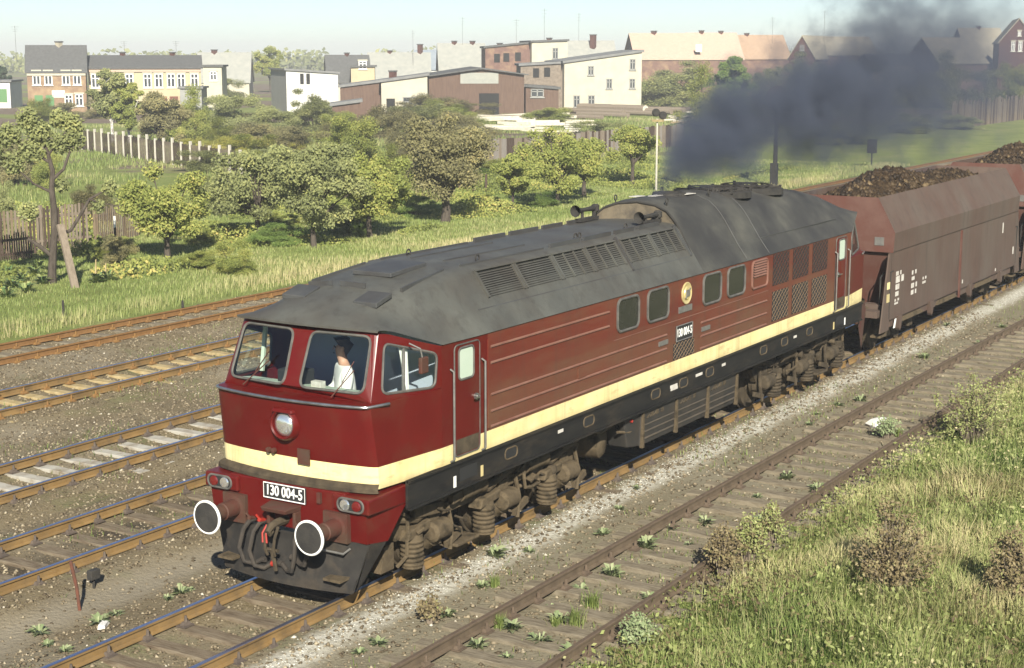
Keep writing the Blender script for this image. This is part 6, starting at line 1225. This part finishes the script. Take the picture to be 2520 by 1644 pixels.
house('mill_tower', 'pale yellow plastered mill block with one window', 1236, 1318, 239, 10, 99, None, 9, 'cream', 'slate', 'mono', vE2=96, wins=[(.66, 7.1, .9, 1.7, 'dark')], chim=((.62, .4, .8, .8),))
house('grey_roof_house', 'house with grey roof and brick chimney behind the mill', 1310, 1432, 265, 4, 150, 97, 10, 'brick', 'pale', 'x', chim=((.6, .35, 1.4, 1.1),))
house('rubble_hall', 'rubble stone side hall with dark boarded upper windows', 1210, 1312, 206, 3, 153, None, 10, 'rubble', 'felt', 'mono', vE2=147, wins=[(.35, 4.6, .8, 1.2, 'black'), (.6, 4.7, .8, 1.2, 'black')], group='halls of the timber yard')
house('cream_hall', 'big cream hall with rising roof line and small windows', 1312, 1490, 205, 10, 147, None, 12, 'cream', 'felt', 'mono', vE2=121, group='halls of the timber yard', wins=[(.34, 4.9, .8, 1.2, 'dark'), (.88, 5.7, .8, 1.4, 'dark'), (.58, 3.2, .8, 1.3, 'dark'), (.88, 3.2, .8, 1.3, 'dark'), (.16, .9, .9, 1.6, 'dark'), (.35, .9, .9, 1.6, 'dark')])
house('pink_row_house', 'row house with pale pink tiled roof, leftmost of three', 1478, 1610, 272, 6, 137, 80, 12, 'brick', 'pink', 'x', chim=((.42, .5, .6, 1.0),))
house('pink_dormer_house', 'row house with pale pink roof and a white dormer, middle of three', 1612, 1725, 276, 6, 137, 79, 12, 'brick', 'pink', 'x', chim=((.3, .5, .6, .9), (.7, .5, .5, .9)), wins=[(.1, 8.0, 1.1, 1.3, 'stucco')])
house('orange_row_house', 'row house with orange tinted tiled roof, rightmost of three', 1726, 1834, 280, 6, 136, 84, 12, 'brick', 'orange', 'x', chim=((.25, .5, .5, .9),))
house('dark_gable_house', 'dark brick gable house with pale side roof left of the smoke', 1834, 1890, 255, -24, 133, 85, 22, 'darkbrick', 'tan', 'y', vE2=133, sidewall='brick', wins=[(.5, 8.0, .7, .9, 'dark')])
house('smoky_house', 'house with dull tan roof mostly veiled by smoke', 1925, 2035, 262, 4, 128, 88, 12, 'brick', 'tan', 'x')
house('veiled_wall_house', 'low ochre house glimpsed through the smoke', 2030, 2120, 230, 4, 150, 128, 9, 'yellow', 'slate', 'x')
house('tan_gable_house', 'tan-roofed house with dark gable right of the smoke', 2185, 2290, 250, 16, 146, 90, 11, 'brick', 'tan', 'x', sidewall='darkbrick')
house('tall_tan_house', 'taller house with pale tan roof behind the tan gable', 2255, 2345, 275, 6, 142, 68, 12, 'brick', 'tan', 'x', chim=((.5, .5, .5, .8),))
house('dark_brick_house', 'tall dark brick gable house with twin white windows at the right edge', 2321, 2403, 250, -14, 98, 46, 18, 'darkbrick', 'tan', 'y', vE2=98, wins=[(.37, 8.2, .6, 1.5, 'w'), (.56, 8.2, .6, 1.5, 'w'), (.52, 10.2, .5, .7, 'w')])
# television masts on the roofs, far behind
for i, (u, vt, vb, D) in enumerate([(37, 60, 112, 205), (290, 95, 140, 215), (410, 95, 135, 215), (960, 70, 125, 265), (1075, 40, 105, 275), (1265, 20, 100, 245), (1345, 30, 100, 270), (1915, 25, 90, 265), (1795, 40, 85, 282), (1200, 45, 100, 245)]):
    a_, b_ = dp(u, vb, D), dp(u, vt, D); b_.x, b_.y = a_.x, a_.y
    t = thing('roof_aerial', 'thin roof aerial standing against the sky', 'aerial', a_, 'roof aerials against the sky'); MB().tube([a_-Vector((0, 0, 2)), b_], .025, 5).build('mast', M['steel'], t)
    for k in range(3): c = a_.lerp(b_, .95-.1*k); MB().beam(c-RGT*(.5-.1*k), c+RGT*(.5-.1*k), .025, .025).build('element', M['steel'], t)
# ------------------------------------------------------------------ timber yard
def log(name, label, a, b, r, m='woodl', grp='logs and beams in the timber yard'):
    d = (b-a); o = MB().tube([a, a.lerp(b, .5)+Vector((0, 0, .03)), b], [r, r*.94, r*.85], 9).build(name, M[m]); tag(o, label, 'log', grp); return o
YG = 'logs and beams in the timber yard'
k = 0
rr = random.Random(12)
for i in range(26):                       # pale beams strewn in front of the sawmill
    u, v = rr.uniform(1065, 1260), rr.uniform(268, 312); a_ = gp(u, v); a_.z = -.1+rr.uniform(0, .5); an = rr.uniform(-.35, .35); L = rr.uniform(4, 9)
    d = (RGT*math.cos(an)+Vector((FWD.x, FWD.y, 0))*math.sin(an)*3); d.z = 0; d.normalize()
    o = MB().beam(a_, a_+d*L+Vector((0, 0, rr.uniform(-.1, .15))), rr.uniform(.22, .4), rr.uniform(.12, .3)).build('squared_timber', M['woodl']); tag(o, 'pale squared timber strewn in front of the sawmill', 'beam', YG)
for i, (u, v, r, L) in enumerate([(1422, 260, .52, 9), (1500, 264, .55, 8), (1450, 268, .38, 8), (1380, 264, .34, 10), (1560, 266, .36, 8), (1530, 270, .32, 8), (1260, 285, .36, 9), (1590, 262, .34, 7), (1460, 275, .32, 8), (1400, 280, .3, 6)]):
    a_ = gp(u, v); a_.z = r*.9-.3; d = (Vector((FWD.x, FWD.y, 0))*.75-RGT*.75); d.z = 0; d.normalize(); log('tree_log', 'thick felled log with pale cut end in the timber yard', a_, a_+d*L, r, 'wood')
    q = MB().revolve(a_, tuple(-d), [(0, r*.985), (.03, r*.98), (.035, 0)], 14).build('cut_end', M['woodl'] if i < 2 else M['wood'], bpy.data.objects[[o.name for o in C.objects if o.name.startswith('tree_log')][-1]])
for i in range(40):
    u, v = rr.uniform(1560, 1672), rr.uniform(275, 298); a_ = gp(u, v); a_.z = rr.uniform(-.2, .7); d = Vector((rr.uniform(-1, 1), rr.uniform(-1, 1), 0)).normalized(); L = rr.uniform(.8, 2)
    o = MB().beam(a_, a_+d*L, .2, .15).build('firewood_piece', M['woodl'] if i % 3 else M['sleepy']); tag(o, 'split firewood piece in the heap beside the light signal head', 'firewood', 'firewood heap')
for u0, u1, v, h, lb in ((1085, 1130, 255, .9, 'stack of pale sawn boards at the sawmill doorway'), (1318, 1345, 250, 1.6, 'stack of pale boards beside the sawmill lean-to'), (1690-380, 1345, 305, 1.0, 'grey stack of boards behind the timber fence')):
    a_, b_ = gp(u0, v), gp(u1, v); b_ = a_+(b_-a_); t = thing('board_stack', lb, 'timber stack', a_)
    n = int(h/.2)
    for k in range(n): MB().beam(a_+Vector((0, 0, .1+.2*k))+RGT*rr.uniform(-.2, .2), b_+Vector((0, 0, .1+.2*k))+RGT*rr.uniform(-.2, .2), 1.2, .15).build('board', M['woodl'] if v < 300 else M['concrete'], t)
# far treeline
rs_ = np.random.default_rng(9); cs, rd = [], []
for i in range(260):
    a = math.radians(-30+i*.5)+YAW; D = rs_.uniform(560, 680); cs.append((CAM.x+D*math.cos(a), CAM.y+D*math.sin(a), rs_.uniform(2, 5))); rd.append((8, 8, rs_.uniform(3, 5.5)))
Vv, F, tn = leaves(cs, rd, 26000, .9, rs_); o = obj('far_wood', npmesh('far_wood', Vv, F, ML['greygreen'], tn)); tag(o, 'hazy line of distant woodland beyond the town', 'wood', kind='stuff')

# ------------------------------------------------------------------ exhaust smoke
SL = 52.0
sb = MB().box(-1.0, SL, -7, 7, -1.6, 10.5); smo = sb.build('smoke', bpy.data.materials.new('diesel_smoke')); smo.location = (11.7, 0, 4.2); smo.rotation_euler = (0, 0, math.atan(.12)); tag(smo, 'dark blue-grey exhaust smoke drifting back from the locomotive roof', 'smoke', kind='stuff')
m = smo.data.materials[0]; m.use_nodes = True; nt = m.node_tree; nt.nodes.clear(); out = nd(nt, 'ShaderNodeOutputMaterial')
tc = nd(nt, 'ShaderNodeTexCoord'); sp = nd(nt, 'ShaderNodeSeparateXYZ'); nt.links.new(tc.outputs['Object'], sp.inputs[0])
xn = mth('DIVIDE', sp.outputs['X'], SL)
def gray(stops): return ramp(nt, xn, [(a/SL, (b, b, b)) for a, b in stops])
cz = mth('MULTIPLY', gray([(0, .035), (.8, .085), (2.0, .115), (5.7, .135), (11, .165), (19, .215), (30, .25), (50, .28)]), 10)
rr_ = mth('MULTIPLY', gray([(0, .04), (.6, .075), (2.4, .175), (5.7, .25), (11, .33), (19, .50), (30, .70), (50, .88)]), 5)
nzs = nd(nt, 'ShaderNodeTexNoise'); nzs.inputs['Scale'].default_value = .75; nzs.inputs['Detail'].default_value = 7; nzs.inputs['Roughness'].default_value = .64; nt.links.new(tc.outputs['Object'], nzs.inputs['Vector'])
dy = sp.outputs['Y']; dz = mth('SUBTRACT', sp.outputs['Z'], cz)
dd = mth('DIVIDE', mth('SQRT', mth('ADD', mth('MULTIPLY', dy, dy), mth('MULTIPLY', dz, dz))), rr_)
amp = mth('MULTIPLY', gray([(0, .2), (2, .45), (7, .85), (14, 1)]), 5.0)
sh = mth('ADD', mth('SUBTRACT', 1, dd), mth('MULTIPLY', mth('SUBTRACT', nzs.outputs['Fac'], .51), amp))
den = nd(nt, 'ShaderNodeMapRange', interpolation_type='SMOOTHSTEP'); nt.links.new(sh, den.inputs[0]); den.inputs[1].default_value = .02; den.inputs[2].default_value = 1.0
fall = gray([(0, 1.0), (2, 1.0), (6, .75), (12, .46), (18, .28), (26, .13), (40, .02)])
front_ = nd(nt, 'ShaderNodeMapRange', interpolation_type='SMOOTHSTEP'); nt.links.new(sp.outputs['X'], front_.inputs[0]); front_.inputs[1].default_value = -.6; front_.inputs[2].default_value = .3
fall = mth('MULTIPLY', fall, front_.outputs[0])
D1 = mth('MULTIPLY', mth('MULTIPLY', den.outputs[0], fall), 1.9)
pv = nd(nt, 'ShaderNodeVolumePrincipled'); pv.inputs['Color'].default_value = (.155, .18, .24, 1); nt.links.new(D1, pv.inputs['Density']); pv.inputs['Anisotropy'].default_value = 0
nt.links.new(pv.outputs[0], out.inputs['Volume']); m.cycles.volume_step_rate = .2 if hasattr(m.cycles, 'volume_step_rate') else 1
# ------------------------------------------------------------------ hazy air
hz = MB().box(-910, 1410, -910, 1410, -1.6, 17.5).build('haze', bpy.data.materials.new('haze')); tag(hz, 'thin pale autumn haze over the whole scene', 'haze', kind='stuff')
m = hz.data.materials[0]; m.use_nodes = True; nt = m.node_tree; nt.nodes.clear(); out = nd(nt, 'ShaderNodeOutputMaterial')
pv = nd(nt, 'ShaderNodeVolumePrincipled'); pv.inputs['Color'].default_value = (.95, .96, .95, 1); pv.inputs['Density'].default_value = .0007; pv.inputs['Anisotropy'].default_value = .0
nt.links.new(pv.outputs[0], out.inputs['Volume'])
